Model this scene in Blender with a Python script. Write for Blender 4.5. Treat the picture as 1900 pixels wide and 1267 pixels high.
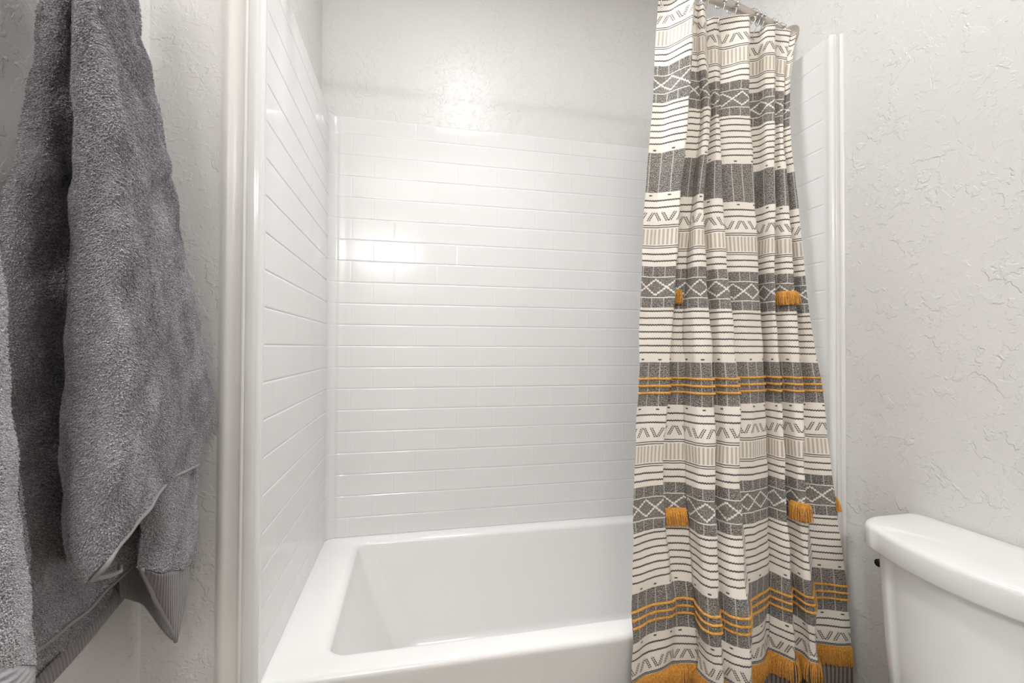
import bpy, bmesh, math, random
import numpy as np
from mathutils import Vector, Matrix
random.seed(7); np.random.seed(7)
for o in list(bpy.data.objects): bpy.data.objects.remove(o)
SC = bpy.context.scene
C = SC.collection
EYE = 1.16                      # height of the lens above the floor

# ------------------------------------------------------------------ camera
FPX, TH, PI_, RO = 850.0, .2130, .0136, .0047
a = Vector((math.sin(TH)*math.cos(PI_), math.cos(TH)*math.cos(PI_), math.sin(PI_)))
r = Vector((math.cos(TH), -math.sin(TH), 0)); u = r.cross(a)
r2 = r*math.cos(RO)+u*math.sin(RO); u2 = u*math.cos(RO)-r*math.sin(RO)
cd = bpy.data.cameras.new('camera'); cam = bpy.data.objects.new('camera', cd); C.objects.link(cam)
cd.sensor_width = 36; cd.lens = 36*FPX/1900; cd.clip_start = .01
M = Matrix((r2, u2, -a)).transposed().to_4x4(); M.translation = (0, 0, EYE)
cam.matrix_world = M
SC.camera = cam

# ------------------------------------------------------------------ light, exposure
SC.view_settings.view_transform = 'Standard'
SC.view_settings.look = 'None'
SC.view_settings.gamma = 1
SC.view_settings.use_curve_mapping = False
SC.view_settings.exposure = 0.38
W = bpy.data.worlds.new('world'); SC.world = W; W.use_nodes = True
W.node_tree.nodes['Background'].inputs[0].default_value = (1, 1, 1, 1)
W.node_tree.nodes['Background'].inputs[1].default_value = .2
def lamp(name, kind, loc, power, col=(1, 1, 1), rot=(0, 0, 0), **kw):
    d = bpy.data.lights.new(name, kind); d.energy = power; d.color = col
    for k, v in kw.items(): setattr(d, k, v)
    o = bpy.data.objects.new(name, d); C.objects.link(o); o.location = loc; o.rotation_euler = rot
    return o
CEIL = 2.63
PW = (7.7, 2.2, 11.8)
lamp('tub_fill', 'AREA', (.25, 1.17, CEIL-.035), PW[1], (.98, .99, 1), shape='DISK', size=.16, spread=1.5)  # added fill, no known fixture: brightens the tub and back wall
lamp('ceiling_lamp', 'AREA', (.27, .84, CEIL-.035), PW[0], (.97, .99, 1), shape='DISK', size=.27)
for x in (-.31, -.11):
    lamp('vanity_lamp', 'POINT', (x, -.99, EYE+.90), PW[2], (1, .985, .965), shadow_soft_size=.062)

# ------------------------------------------------------------------ helpers
def link(name, me, m, parent=None, smooth=True):
    o = bpy.data.objects.new(name, me); C.objects.link(o)
    if m: me.materials.append(m)
    if parent: o.parent = parent
    if smooth: me.polygons.foreach_set('use_smooth', [True]*len(me.polygons))
    return o
def mesh(name, verts, faces, m, parent=None, smooth=True):
    me = bpy.data.meshes.new(name); me.from_pydata([tuple(map(float, v)) for v in verts], [], [tuple(f) for f in faces]); me.update()
    return link(name, me, m, parent, smooth)
def frombm(name, bm, m, parent=None, smooth=True):
    bmesh.ops.recalc_face_normals(bm, faces=bm.faces)
    me = bpy.data.meshes.new(name); bm.to_mesh(me); bm.free()
    return link(name, me, m, parent, smooth)
def grid_faces(n, k, off=0, wrap=False):
    F = []
    for i in range(n-1):
        for j in range(k if wrap else k-1):
            j2 = (j+1) % k
            F.append((off+i*k+j, off+i*k+j2, off+(i+1)*k+j2, off+(i+1)*k+j))
    return F
def grid(name, G, m, parent=None, flip=False):
    n, k = len(G), len(G[0])
    F = grid_faces(n, k)
    if flip: F = [f[::-1] for f in F]
    return mesh(name, [p for row in G for p in row], F, m, parent)
def box(bm, x0, x1, y0, y1, z0, z1):
    vs = [bm.verts.new((x, y, z)) for x in (x0, x1) for y in (y0, y1) for z in (z0, z1)]
    for f in ((0, 1, 3, 2), (4, 6, 7, 5), (0, 4, 5, 1), (2, 3, 7, 6), (0, 2, 6, 4), (1, 5, 7, 3)):
        bm.faces.new([vs[i] for i in f])
def tube_data(pts, rad, n=8, closed=False, cap=True):
    pts = [Vector(p) for p in pts]; N = len(pts)
    V, F = [], []
    ref = None
    for i, p in enumerate(pts):
        if closed: t = pts[(i+1) % N]-pts[i-1]
        else: t = pts[min(i+1, N-1)]-pts[max(i-1, 0)]
        t.normalize()
        if ref is None:
            ref = Vector((0, 0, 1)) if abs(t.z) < .9 else Vector((1, 0, 0))
        b = t.cross(ref); b.normalize(); ref = b.cross(t); ref.normalize()
        rr = rad(i/(N-1)) if callable(rad) else rad
        for k in range(n):
            an = 2*math.pi*k/n
            V.append(p+(ref*math.cos(an)+b*math.sin(an))*rr)
    F = grid_faces(N, n, wrap=True)
    if closed: F += [((N-1)*n+j, (N-1)*n+(j+1) % n, (j+1) % n, j) for j in range(n)]
    elif cap:
        F.append(tuple(range(n))[::-1]); F.append(tuple((N-1)*n+j for j in range(n)))
    return V, F
def add_data(acc, d):
    o = len(acc[0]); acc[0].extend(d[0]); acc[1].extend([tuple(i+o for i in f) for f in d[1]])
def tube(name, pts, rad, m, parent=None, n=8, closed=False):
    V, F = tube_data(pts, rad, n, closed); return mesh(name, V, F, m, parent)
def lathe_data(prof, org, ax=Vector((0, 0, 1)), n=32):
    ax = Vector(ax).normalized(); e = Vector((0, 0, 1)) if abs(ax.z) < .9 else Vector((1, 0, 0))
    b1 = ax.cross(e).normalized(); b2 = ax.cross(b1)
    V = []
    for rr, h in prof:
        for k in range(n):
            an = 2*math.pi*k/n
            V.append(Vector(org)+ax*h+(b1*math.cos(an)+b2*math.sin(an))*rr)
    F = grid_faces(len(prof), n, wrap=True)
    F.append(tuple(range(n))[::-1]); F.append(tuple((len(prof)-1)*n+j for j in range(n)))
    return V, F
def sphere_data(c, rad, n=12):
    prof = [(max(1e-4, rad*math.sin(math.pi*i/n)), -rad*math.cos(math.pi*i/n)) for i in range(n+1)]
    return lathe_data(prof, c, n=n+4)
def empty(name, loc):
    o = bpy.data.objects.new(name, None); C.objects.link(o); o.location = loc; o.empty_display_size = .05
    return o
def tag(o, label=None, cat=None, group=None, kind=None):
    for k, v in (('label', label), ('category', cat), ('group', group), ('kind', kind)):
        if v: o[k] = v
    return o
def under(ch, root):            # parent keeping world place (roots are unrotated)
    ch.parent = root; ch.location = Vector(ch.location)-root.location
    return ch
def weighted(o):
    return o

# ------------------------------------------------------------------ materials
def lin(c):
    return tuple((x/12.92 if x <= .04045 else ((x+.055)/1.055)**2.4) for x in [v/255 for v in c])+(1,)
class NT:
    def __init__(s, name):
        s.m = bpy.data.materials.new(name); s.m.use_nodes = True; s.t = s.m.node_tree
        s.b = s.t.nodes['Principled BSDF']
    def n(s, typ, **kw):
        q = s.t.nodes.new(typ)
        for k, v in kw.items(): setattr(q, k, v)
        return q
    def l(s, a_, b_): s.t.links.new(a_, b_)
    def put(s, sock, v):
        if isinstance(v, bpy.types.NodeSocket): s.l(v, sock)
        else: sock.default_value = v
    def math(s, op, *args):
        q = s.n('ShaderNodeMath', operation=op)
        for i, v in enumerate(args): s.put(q.inputs[i], v)
        return q.outputs[0]
    def mix(s, f, c1, c2):
        q = s.n('ShaderNodeMix', data_type='RGBA')
        s.put(q.inputs[0], f); s.put(q.inputs[6], c1); s.put(q.inputs[7], c2)
        return q.outputs[2]
    def tex(s, typ, vec, **kw):
        q = s.n(typ); s.l(vec, q.inputs['Vector'])
        for k, v in kw.items():
            if k in q.inputs: q.inputs[k].default_value = v
            else: setattr(q, k, v)
        return q
    def ramp(s, f, p0, p1):
        q = s.n('ShaderNodeMapRange', interpolation_type='SMOOTHSTEP')
        s.put(q.inputs[0], f); q.inputs[1].default_value = p0; q.inputs[2].default_value = p1
        return q.outputs[0]
    def bump(s, h, dist, strength=1, normal=None):
        q = s.n('ShaderNodeBump'); q.inputs['Distance'].default_value = dist; q.inputs['Strength'].default_value = strength
        s.l(h, q.inputs['Height'])
        if normal: s.l(normal, q.inputs['Normal'])
        return q.outputs[0]
def simple(name, col, rough, metal=0, **kw):
    t = NT(name); t.b.inputs['Base Color'].default_value = col; t.b.inputs['Roughness'].default_value = rough
    t.b.inputs['Metallic'].default_value = metal
    for k, v in kw.items(): t.b.inputs[k].default_value = v
    return t.m
def plaster(name, col, rough=.36, amp=.00075, scale=1.0):
    t = NT(name); g = t.n('ShaderNodeNewGeometry').outputs['Position']
    w = t.tex('ShaderNodeTexNoise', g, Scale=24*scale, Detail=2.0, Distortion=.6)
    ad = t.n('ShaderNodeVectorMath', operation='MULTIPLY_ADD')
    t.l(w.outputs['Color'], ad.inputs[0]); ad.inputs[1].default_value = (.022, .022, .022); t.l(g, ad.inputs[2])
    n1 = t.tex('ShaderNodeTexNoise', ad.outputs[0], Scale=31*scale, Detail=3.0, Roughness=.55)
    nb = t.tex('ShaderNodeTexNoise', g, Scale=13.0, Detail=1.0)
    h1 = t.math('MULTIPLY', t.ramp(n1.outputs['Fac'], .505, .550), t.math('ADD', .25, t.math('MULTIPLY', t.ramp(nb.outputs['Fac'], .42, .60), .9)))
    n2 = t.tex('ShaderNodeTexNoise', ad.outputs[0], Scale=66*scale, Detail=2.0)
    h2 = t.ramp(n2.outputs['Fac'], .59, .64)
    n3 = t.tex('ShaderNodeTexNoise', g, Scale=140, Detail=2.0)
    h = t.math('ADD', t.math('MULTIPLY', h1, 1.0), t.math('ADD', t.math('MULTIPLY', h2, .55), t.math('MULTIPLY', n3.outputs['Fac'], .10)))
    t.l(t.bump(h, amp), t.b.inputs['Normal'])
    t.b.inputs['Base Color'].default_value = col; t.b.inputs['Roughness'].default_value = rough
    return t.m
PAINT = lin((224, 222, 220))
M_wall = plaster('painted_plaster', PAINT)
M_ceil = plaster('ceiling_paint', lin((238, 237, 235)), .6)
M_trim = simple('smooth_painted_trim', lin((226, 224, 220)), .33)
def acrylic(name, col, rough):
    t = NT(name); g = t.n('ShaderNodeNewGeometry').outputs['Position']
    n1 = t.tex('ShaderNodeTexNoise', g, Scale=7.0, Detail=1.0)
    t.l(t.bump(n1.outputs['Fac'], .0012), t.b.inputs['Normal'])
    t.b.inputs['Base Color'].default_value = col; t.b.inputs['Roughness'].default_value = rough
    return t.m
M_tile = acrylic('white_moulded_acrylic', lin((230, 229, 228)), .09)
M_tub = acrylic('white_tub_acrylic', lin((240, 239, 237)), .17)
M_porc = simple('white_porcelain', lin((240, 240, 239)), .10)
M_chrome = simple('chrome', lin((215, 215, 215)), .12, 1)
M_nickel = simple('brushed_nickel', lin((196, 188, 178)), .32, 1)
M_lever = simple('dark_bronze', lin((70, 64, 58)), .35, 1)
M_seat = simple('seat_plastic', lin((240, 240, 238)), .25)
M_bulb = NT('frosted_bulb'); M_bulb.b.inputs['Emission Color'].default_value = (1, .95, .88, 1); M_bulb.b.inputs['Emission Strength'].default_value = 14
M_bulb = M_bulb.m
M_lens = NT('lamp_lens'); M_lens.b.inputs['Emission Color'].default_value = (1, .98, .95, 1); M_lens.b.inputs['Emission Strength'].default_value = 6
M_lens = M_lens.m
def floor_mat():
    t = NT('grey_wood_floor'); g = t.n('ShaderNodeNewGeometry').outputs['Position']
    br = t.tex('ShaderNodeTexBrick', g, Scale=1.0); br.inputs['Brick Width'].default_value = 1.0; br.inputs['Row Height'].default_value = .15
    br.inputs['Mortar Size'].default_value = .002
    br.inputs['Color1'].default_value = lin((168, 156, 142)); br.inputs['Color2'].default_value = lin((150, 138, 124)); br.inputs['Mortar'].default_value = lin((110, 100, 90))
    t.l(br.outputs['Color'], t.b.inputs['Base Color']); t.b.inputs['Roughness'].default_value = .5
    return t.m
M_floor = floor_mat()
def terry(name, c0, c1, scale=680.0):
    t = NT(name); uv = t.n('ShaderNodeUVMap').outputs[0]
    w = t.tex('ShaderNodeTexNoise', uv, Scale=45.0, Detail=2.0)
    ad = t.n('ShaderNodeVectorMath', operation='MULTIPLY_ADD')
    t.l(w.outputs['Color'], ad.inputs[0]); ad.inputs[1].default_value = (.010, .006, 0); t.l(uv, ad.inputs[2])
    mp = t.n('ShaderNodeMapping'); t.l(ad.outputs[0], mp.inputs[0]); mp.inputs['Scale'].default_value = (.75, 1.1, 1); mp.inputs['Rotation'].default_value = (0, 0, .12)
    v = t.tex('ShaderNodeTexVoronoi', mp.outputs[0], Scale=scale, feature='F1', voronoi_dimensions='2D'); v.inputs['Randomness'].default_value = .8
    n2 = t.tex('ShaderNodeTexNoise', mp.outputs[0], Scale=1500.0, Detail=1.0)
    n3 = t.tex('ShaderNodeTexNoise', uv, Scale=22.0, Detail=4.0)
    h = t.math('ADD', t.math('MULTIPLY', v.outputs['Distance'], -1.0), t.math('MULTIPLY', n2.outputs['Fac'], .35))
    b1 = t.bump(n3.outputs['Fac'], .004)
    t.l(t.bump(h, .0024, 1, b1), t.b.inputs['Normal'])
    f = t.math('ADD', t.math('MULTIPLY', v.outputs['Distance'], -1.0), t.math('MULTIPLY', n2.outputs['Fac'], .3))
    nap = t.tex('ShaderNodeTexNoise', uv, Scale=9.0, Detail=5.0, Roughness=.65, Distortion=.6)
    f = t.math('ADD', f, t.math('MULTIPLY', t.math('SUBTRACT', nap.outputs['Fac'], .5), .9))
    t.l(t.mix(t.ramp(f, -.75, .25), c0, c1), t.b.inputs['Base Color'])
    t.b.inputs['Roughness'].default_value = .95
    t.b.inputs['Sheen Weight'].default_value = .75; t.b.inputs['Sheen Roughness'].default_value = .4
    t.b.inputs['Sheen Tint'].default_value = lin((225, 220, 228))
    t.b.inputs['Specular IOR Level'].default_value = .1
    return t.m
M_terry = terry('charcoal_terry', lin((120, 116, 121)), lin((205, 200, 206)))
M_terry2 = terry('grey_terry', lin((98, 96, 101)), lin((198, 195, 201)))
def ribbed(name, col, ax=(1, 1, .3), scale=330.0):
    t = NT(name); g = t.n('ShaderNodeNewGeometry').outputs['Position']
    mp = t.n('ShaderNodeVectorMath', operation='DOT_PRODUCT'); t.l(g, mp.inputs[0]); mp.inputs[1].default_value = ax
    s_ = t.math('SINE', t.math('MULTIPLY', mp.outputs['Value'], scale*6.28/2))
    n = t.tex('ShaderNodeTexNoise', g, Scale=700.0, Detail=1.0)
    h = t.math('ADD', s_, n.outputs['Fac'])
    t.l(t.bump(h, .0006), t.b.inputs['Normal'])
    t.b.inputs['Base Color'].default_value = col; t.b.inputs['Roughness'].default_value = .8
    t.b.inputs['Sheen Weight'].default_value = .3
    return t.m
M_rib = ribbed('charcoal_ribbed_band', lin((132, 126, 127)))
M_rib2 = ribbed('grey_ribbed_band', lin((176, 174, 179)), (.2, .2, 1), 260)
M_hem = simple('grey_stitched_hem', lin((150, 147, 148)), .8)

PER, S0 = .520, .058            # pattern repeat and first chevron row (m below the hem)
def curtain_mat():
    t = NT('woven_curtain_cloth'); m = t.math
    uv = t.n('ShaderNodeUVMap').outputs[0]
    sp = t.n('ShaderNodeSeparateXYZ'); t.l(uv, sp.inputs[0]); U, V = sp.outputs[0], sp.outputs[1]
    # hand-printed wobble
    nz = t.tex('ShaderNodeTexNoise', uv, Scale=60.0, Detail=2.0).outputs['Fac']
    Vw = m('ADD', V, m('MULTIPLY', m('SUBTRACT', nz, .5), .0022))
    s = m('DIVIDE', m('SUBTRACT', Vw, S0), PER)
    T = m('SUBTRACT', m('FRACT', m('ADD', s, .03)), .03)
    def band(a0, a1, x=T, soft=.0012):
        return m('MULTIPLY', t.ramp(x, a0-soft, a0+soft), m('SUBTRACT', 1.0, t.ramp(x, a1-soft, a1+soft)))
    def tri(x, p):              # 0..1 triangle of period p
        return m('ABSOLUTE', m('SUBTRACT', m('MULTIPLY', m('FRACT', m('DIVIDE', x, p)), 2.0), 1.0))
    def vmax(*a_):
        q = a_[0]
        for b_ in a_[1:]: q = m('MAXIMUM', q, b_)
        return q
    def near(x, c, hw, soft=.001):
        return m('SUBTRACT', 1.0, t.ramp(m('ABSOLUTE', m('SUBTRACT', x, c)), hw-soft, hw+soft))
    ink = []
    # double lines above and below the ribbed stripes
    for c in (.0424, .0522, .1403, .1501): ink.append(near(T, c, .0021, .0009))
    # wavy stitched lines
    Tw = m('ADD', T, m('MULTIPLY', m('SUBTRACT', tri(U, .0060), .5), .0030))
    for c in (.1795, .2121, .9217, .9556): ink.append(near(Tw, c, .0035))
    rep = m('SUBTRACT', m('FRACT', m('DIVIDE', m('SUBTRACT', Tw, .447-.016), .032)), .5)
    ink.append(m('MULTIPLY', near(rep, 0, .0034/.032, .03), band(.435, .655)))
    ink.append(near(m('ADD', s, m('MULTIPLY', m('SUBTRACT', tri(U, .0060), .5), .0030)), -.104, .0027))
    ink.append(near(m('ADD', s, m('MULTIPLY', m('SUBTRACT', tri(U, .0060), .5), .0030)), 3.036, .0027))
    # paired dots
    dcell = m('SUBTRACT', m('FRACT', m('DIVIDE', U, .046)), .5)
    dots = m('MULTIPLY', near(dcell, 0, .085, .02), m('MAXIMUM', near(T, .6704, .0034), near(T, .8960, .0034)))
    ink.append(m('MULTIPLY', dots, t.ramp(s, .0, .05)))
    # chevron strokes: two dashed rows each, leaning in pairs
    wd = .0178
    ci = m('FLOOR', m('DIVIDE', U, wd)); cx = m('MULTIPLY', m('SUBTRACT', m('FRACT', m('DIVIDE', U, wd)), .5), wd)
    sg = m('SUBTRACT', m('MULTIPLY', m('GREATER_THAN', m('FRACT', m('DIVIDE', ci, 4.0)), .49), 2.0), 1.0)
    yy = m('MULTIPLY', T, PER)
    q = m('SUBTRACT', cx, m('MULTIPLY', m('MULTIPLY', sg, .55), yy))
    rows = near(m('ABSOLUTE', q), .0025, .0016, .0005)
    dash = t.ramp(m('SINE', m('MULTIPLY', m('ADD', yy, m('MULTIPLY', m('GREATER_THAN', q, 0.0), .0012)), 6.283/.0042)), -.85, -.55)
    ink.append(m('MULTIPLY', m('MULTIPLY', rows, dash), band(-.022, .022)))
    # dark woven blocks
    fine = m('SINE', m('MULTIPLY', V, 6.283/.0028))
    brk = t.tex('ShaderNodeTexNoise', uv, Scale=330.0, Detail=2.0).outputs['Fac']
    spk = t.tex('ShaderNodeTexNoise', uv, Scale=520.0, Detail=1.0).outputs['Fac']
    thread = m('MULTIPLY', t.ramp(fine, .1, .75), t.ramp(brk, .40, .54))
    colcell = m('ABSOLUTE', m('SUBTRACT', m('FRACT', m('DIVIDE', U, .028)), .5))
    ladder = m('MULTIPLY', m('SUBTRACT', 1.0, t.ramp(colcell, .030, .065)), t.ramp(fine, -.7, -.1))
    speck = t.ramp(spk, .60, .68)
    white = vmax(m('MULTIPLY', thread, .58), m('MULTIPLY', ladder, .9), speck)
    gridm = vmax(band(.238, .285), band(.386, .431), band(.683, .8825))
    zz = tri(U, .100)           # diamonds: two zigzags crossing in the middle
    jag = m('MULTIPLY', m('SUBTRACT', tri(U, .0062), .5), .006)
    zig = band(.285, .386)
    d1 = near(m('ADD', T, jag), m('ADD', .299, m('MULTIPLY', zz, .072)), .0043, .0014)
    d2 = near(m('ADD', T, jag), m('ADD', .299, m('MULTIPLY', m('SUBTRACT', 1.0, zz), .072)), .0043, .0014)
    edge = vmax(near(T, .2872, .0024), near(T, .3838, .0024))
    zwhite = vmax(d1, d2, edge, m('MULTIPLY', t.ramp(brk, .50, .62), .32))
    blk = m('ADD', m('MULTIPLY', gridm, m('SUBTRACT', 1.0, white)), m('MULTIPLY', zig, m('MULTIPLY', m('SUBTRACT', 1.0, zwhite), .9)))
    ink.append(blk)
    inkm = m('MULTIPLY', vmax(*ink), .93)
    # ribbed taupe stripes; the ground below the fringe is the same rib
    st = t.ramp(m('SINE', m('MULTIPLY', U, 6.283/.0098)), -.5, .7)
    fw = m('MULTIPLY', t.ramp(m('SINE', m('MULTIPLY', V, 6.283/.003)), -1.0, .2), .35)
    stripe = m('MULTIPLY', band(.060, .133), m('ADD', m('MULTIPLY', st, .75), m('MULTIPLY', fw, .35)))
    low = t.ramp(s, 3.05, 3.055)
    cream = t.mix(t.tex('ShaderNodeTexNoise', uv, Scale=9.0, Detail=3.0).outputs['Fac'], lin((239, 231, 218)), lin((245, 238, 228)))
    base = t.mix(stripe, cream, lin((183, 168, 153)))
    base = t.mix(m('MULTIPLY', inkm, m('SUBTRACT', 1.0, low)), base, lin((58, 55, 56)))
    lowc = t.mix(st, lin((150, 138, 128)), lin((96, 88, 84)))
    base = t.mix(low, base, lowc)
    t.l(base, t.b.inputs['Base Color']); t.b.inputs['Roughness'].default_value = .85
    wv = m('ADD', m('SINE', m('MULTIPLY', U, 6.283/.0013)), m('SINE', m('MULTIPLY', V, 6.283/.0013)))
    t.l(t.bump(m('ADD', m('MULTIPLY', wv, .12), inkm), .0006), t.b.inputs['Normal'])
    t.b.inputs['Sheen Weight'].default_value = .15
    t.b.inputs['Specular IOR Level'].default_value = .2
    return t.m
M_curt = curtain_mat()
def yarn(name, c0, c1):
    t = NT(name); g = t.n('ShaderNodeNewGeometry').outputs['Position']
    n = t.tex('ShaderNodeTexNoise', g, Scale=260.0, Detail=2.0)
    t.l(t.mix(t.ramp(n.outputs['Fac'], .35, .65), c0, c1), t.b.inputs['Base Color']); t.b.inputs['Roughness'].default_value = .8
    t.b.inputs['Sheen Weight'].default_value = .2
    t.l(t.bump(n.outputs['Fac'], .0008), t.b.inputs['Normal'])
    return t.m
M_yarn = yarn('mustard_yarn', lin((196, 132, 40)), lin((226, 164, 72)))
M_cord = yarn('mustard_cord', lin((204, 142, 50)), lin((228, 172, 84)))

# ------------------------------------------------------------------ the room
XW, XR, YS, YB, YR = -.491, 1.095, .985, 1.735, -1.12
XA = -.326                       # left wall of the alcove
def slab(name, x0, x1, y0, y1, z0, z1, m, kind='structure'):
    bm = bmesh.new(); box(bm, x0, x1, y0, y1, z0, z1)
    return tag(frombm(name, bm, m, smooth=False), kind=kind)
slab('floor', XW-.1, XR+.1, YR-.1, YB+.1, -.05, 0, M_floor)
slab('ceiling', XW-.1, XR+.1, YR-.1, YB+.1, CEIL, CEIL+.05, M_ceil)
slab('wall_left', XW-.1, XW, YR, YS, 0, CEIL, M_wall)
slab('wall_right', XR, XR+.1, YR, YB, 0, CEIL, M_wall)
slab('wall_back', XA, XR, YB, YB+.1, 0, CEIL, M_wall)
slab('wall_rear', XW-.1, XR+.1, YR-.1, YR, 0, CEIL, M_wall)
slab('wall_alcove', XW-.1, XA, YS, YB+.1, 0, CEIL, M_wall)
# smooth finished strips where plaster meets the surround
def strip(name, prof, z0, z1, m):
    V = [(x, y, z) for z in (z0, z1) for x, y in prof]; n = len(prof)
    F = [(j, j+1, n+j+1, n+j) for j in range(n-1)]
    return tag(mesh(name, V, F, m), kind='structure')
pr = []
for i in range(25):
    q = i/24; x = -.368+.047*q
    b = .0045*math.exp(-((q-.28)/.20)**2)+.0022*math.exp(-((q-.93)/.07)**2)+.0012
    pr.append((x, YS-b*min(1, q*9)*min(1, (1-q)*14)-.0003))
strip('trim_1', pr, 0, CEIL, M_trim)
pr = []
for i in range(13):
    q = i/12; pr.append((XR-.0003-.0065*math.sin(math.pi*q)**.7, .985-.020*q+.012))
strip('trim_2', pr[::-1], 0, EYE+.8265, M_trim)

# ------------------------------------------------------------------ tub surround
XL, XRI, YP = -.2945, 1.067, 1.7205
ZT, ZRIM = EYE+.830, EYE-.675
TH_, TW, Z0, X0 = .0762, .1500, EYE+.8414, .3072
def gz(z):                       # horizontal joint depth
    d = 0
    for k in range(1, 20):
        e = abs(z-(Z0-k*TH_))
        if e < .0030: d = max(d, .5+.5*math.cos(math.pi*e/.0030))
    return d
def levels():
    L = [ZRIM+.0012]
    for k in range(19, 0, -1):
        c = Z0-k*TH_
        L += [c-.009, c-.0050, c-.0032, c-.0018, c-.0008, c, c+.0008, c+.0018, c+.0032, c+.0050, c+.009]
    L += [ZT-.010]
    return L
LV = levels()
def panel(name, cols, root, BACK=.0235, VJ=.15):
    """cols: (x, y, nx, ny, weight, joint) joint = None or (along, on) distance data"""
    V = []
    n = len(cols)
    rows = []
    for z in LV:
        rows.append((z, 0.0))
    for k in range(1, 7):
        an = math.pi/2*k/6; rows.append((ZT-.010+.010*math.sin(an), .010*(1-math.cos(an))))
    rows.append((ZT, BACK))
    for z, back in rows:
        g = gz(z)
        row = int((Z0-z)/TH_+1e-6)
        for x, y, nx, ny, w, jt in cols:
            v = 0
            if jt is not None:
                ph = ((jt/TW) + (.5 if row % 2 else 0)) % 1.0
                e = min(ph, 1-ph)*TW
                if e < .0032: v = VJ*(.5+.5*math.cos(math.pi*e/.0032))
            d = .0012*w*max(g, v)+back
            V.append((x-nx*d, y-ny*d, z))
    return mesh(name, V, grid_faces(len(rows), n), M_tile, root)
def run_cols(p0, p1, nrm, jt0, w0=1, w1=1):
    """straight run with columns refined at both parities of the vertical joints"""
    p0, p1 = Vector(p0), Vector(p1); Ln = (p1-p0).length
    S = {0.0, Ln}
    k = -40
    for k in range(-40, 60):
        c = k*TW/2-jt0
        for e in (-.0085, -.0052, -.0034, -.0017, 0, .0017, .0034, .0052, .0085):
            if 0 < c+e < Ln: S.add(round(c+e, 6))
    for e in np.arange(.02, Ln, .03): S.add(round(float(e), 6))
    out = []
    for s_ in sorted(S):
        p = p0+(p1-p0)*(s_/Ln)
        w = min(1, (s_+.0)/.012) if w0 == 0 else 1
        if w1 == 0: w = min(w, (Ln-s_)/.012)
        ok = .03 < s_ < Ln-.03
        out.append((p.x, p.y, nrm[0], nrm[1], w, (s_+jt0) if ok else None))
    return out
sur = empty('tub_surround', ((XL+XRI)/2, YP, ZRIM))
tag(sur, 'glossy white moulded wall surround with subway tile pattern above the tub', 'tub surround')
RC = .030
# back panel with a rounded, slightly proud cove at each end
cols = []
for i in range(10):
    an = math.pi/2*i/9
    cols.append((XL+RC-RC*math.cos(an), YP-RC+RC*math.sin(an), math.cos(an), -math.sin(an), .45, None))
xj0 = XL+RC
cols.append((xj0+.004, YP-.0016, 0, -1, .6, None))
cols += run_cols((xj0+.010, YP), (XRI-RC-.010, YP), (0, -1), (xj0+.010-X0), 1, 1)
cols.append((XRI-RC-.004, YP-.0016, 0, -1, .6, None))
for i in range(10):
    an = math.pi/2*i/9
    cols.append((XRI-RC+RC*math.sin(an), YP-RC+RC*math.cos(an), -math.sin(an), -math.cos(an), .45, None))
under(panel('back_panel', cols, None, .0105, .32), sur)
def side(name, X, sgn):
    # from the front flange to the back corner; sgn = +1 faces +x
    c = []
    out = X-(.0275 if sgn > 0 else -.0235); yf = .984
    c.append((out, yf+.012, 0, -1, 0, None)); c.append((out, yf+.001, 0, -1, 0, None))
    for q in (.15, .35, .6, .8): c.append((out+sgn*.022*q, yf-.0012*math.sin(math.pi*q), 0, -1, 0, None))
    for i in range(9):
        an = math.pi/2*i/8
        c.append((X-sgn*.008+sgn*.0105*math.sin(an), yf+.0105-.0105*math.cos(an), sgn*math.sin(an), -math.cos(an), 0, None))
    for q in (.25, .5, .75): c.append((X+sgn*(.0025*(1-q)), yf+.0105+.012*q, sgn, 0, 0, None))
    c += run_cols((X, yf+.024), (X, YP-RC), (sgn, 0), .07, 0, 1)
    if sgn < 0: c = c[::-1]
    return panel(name, c, None)
under(side('side_panel', XL, 1), sur); under(side('side_panel', XRI, -1), sur)
for ch in sur.children:
    ch.data.update()

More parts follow.
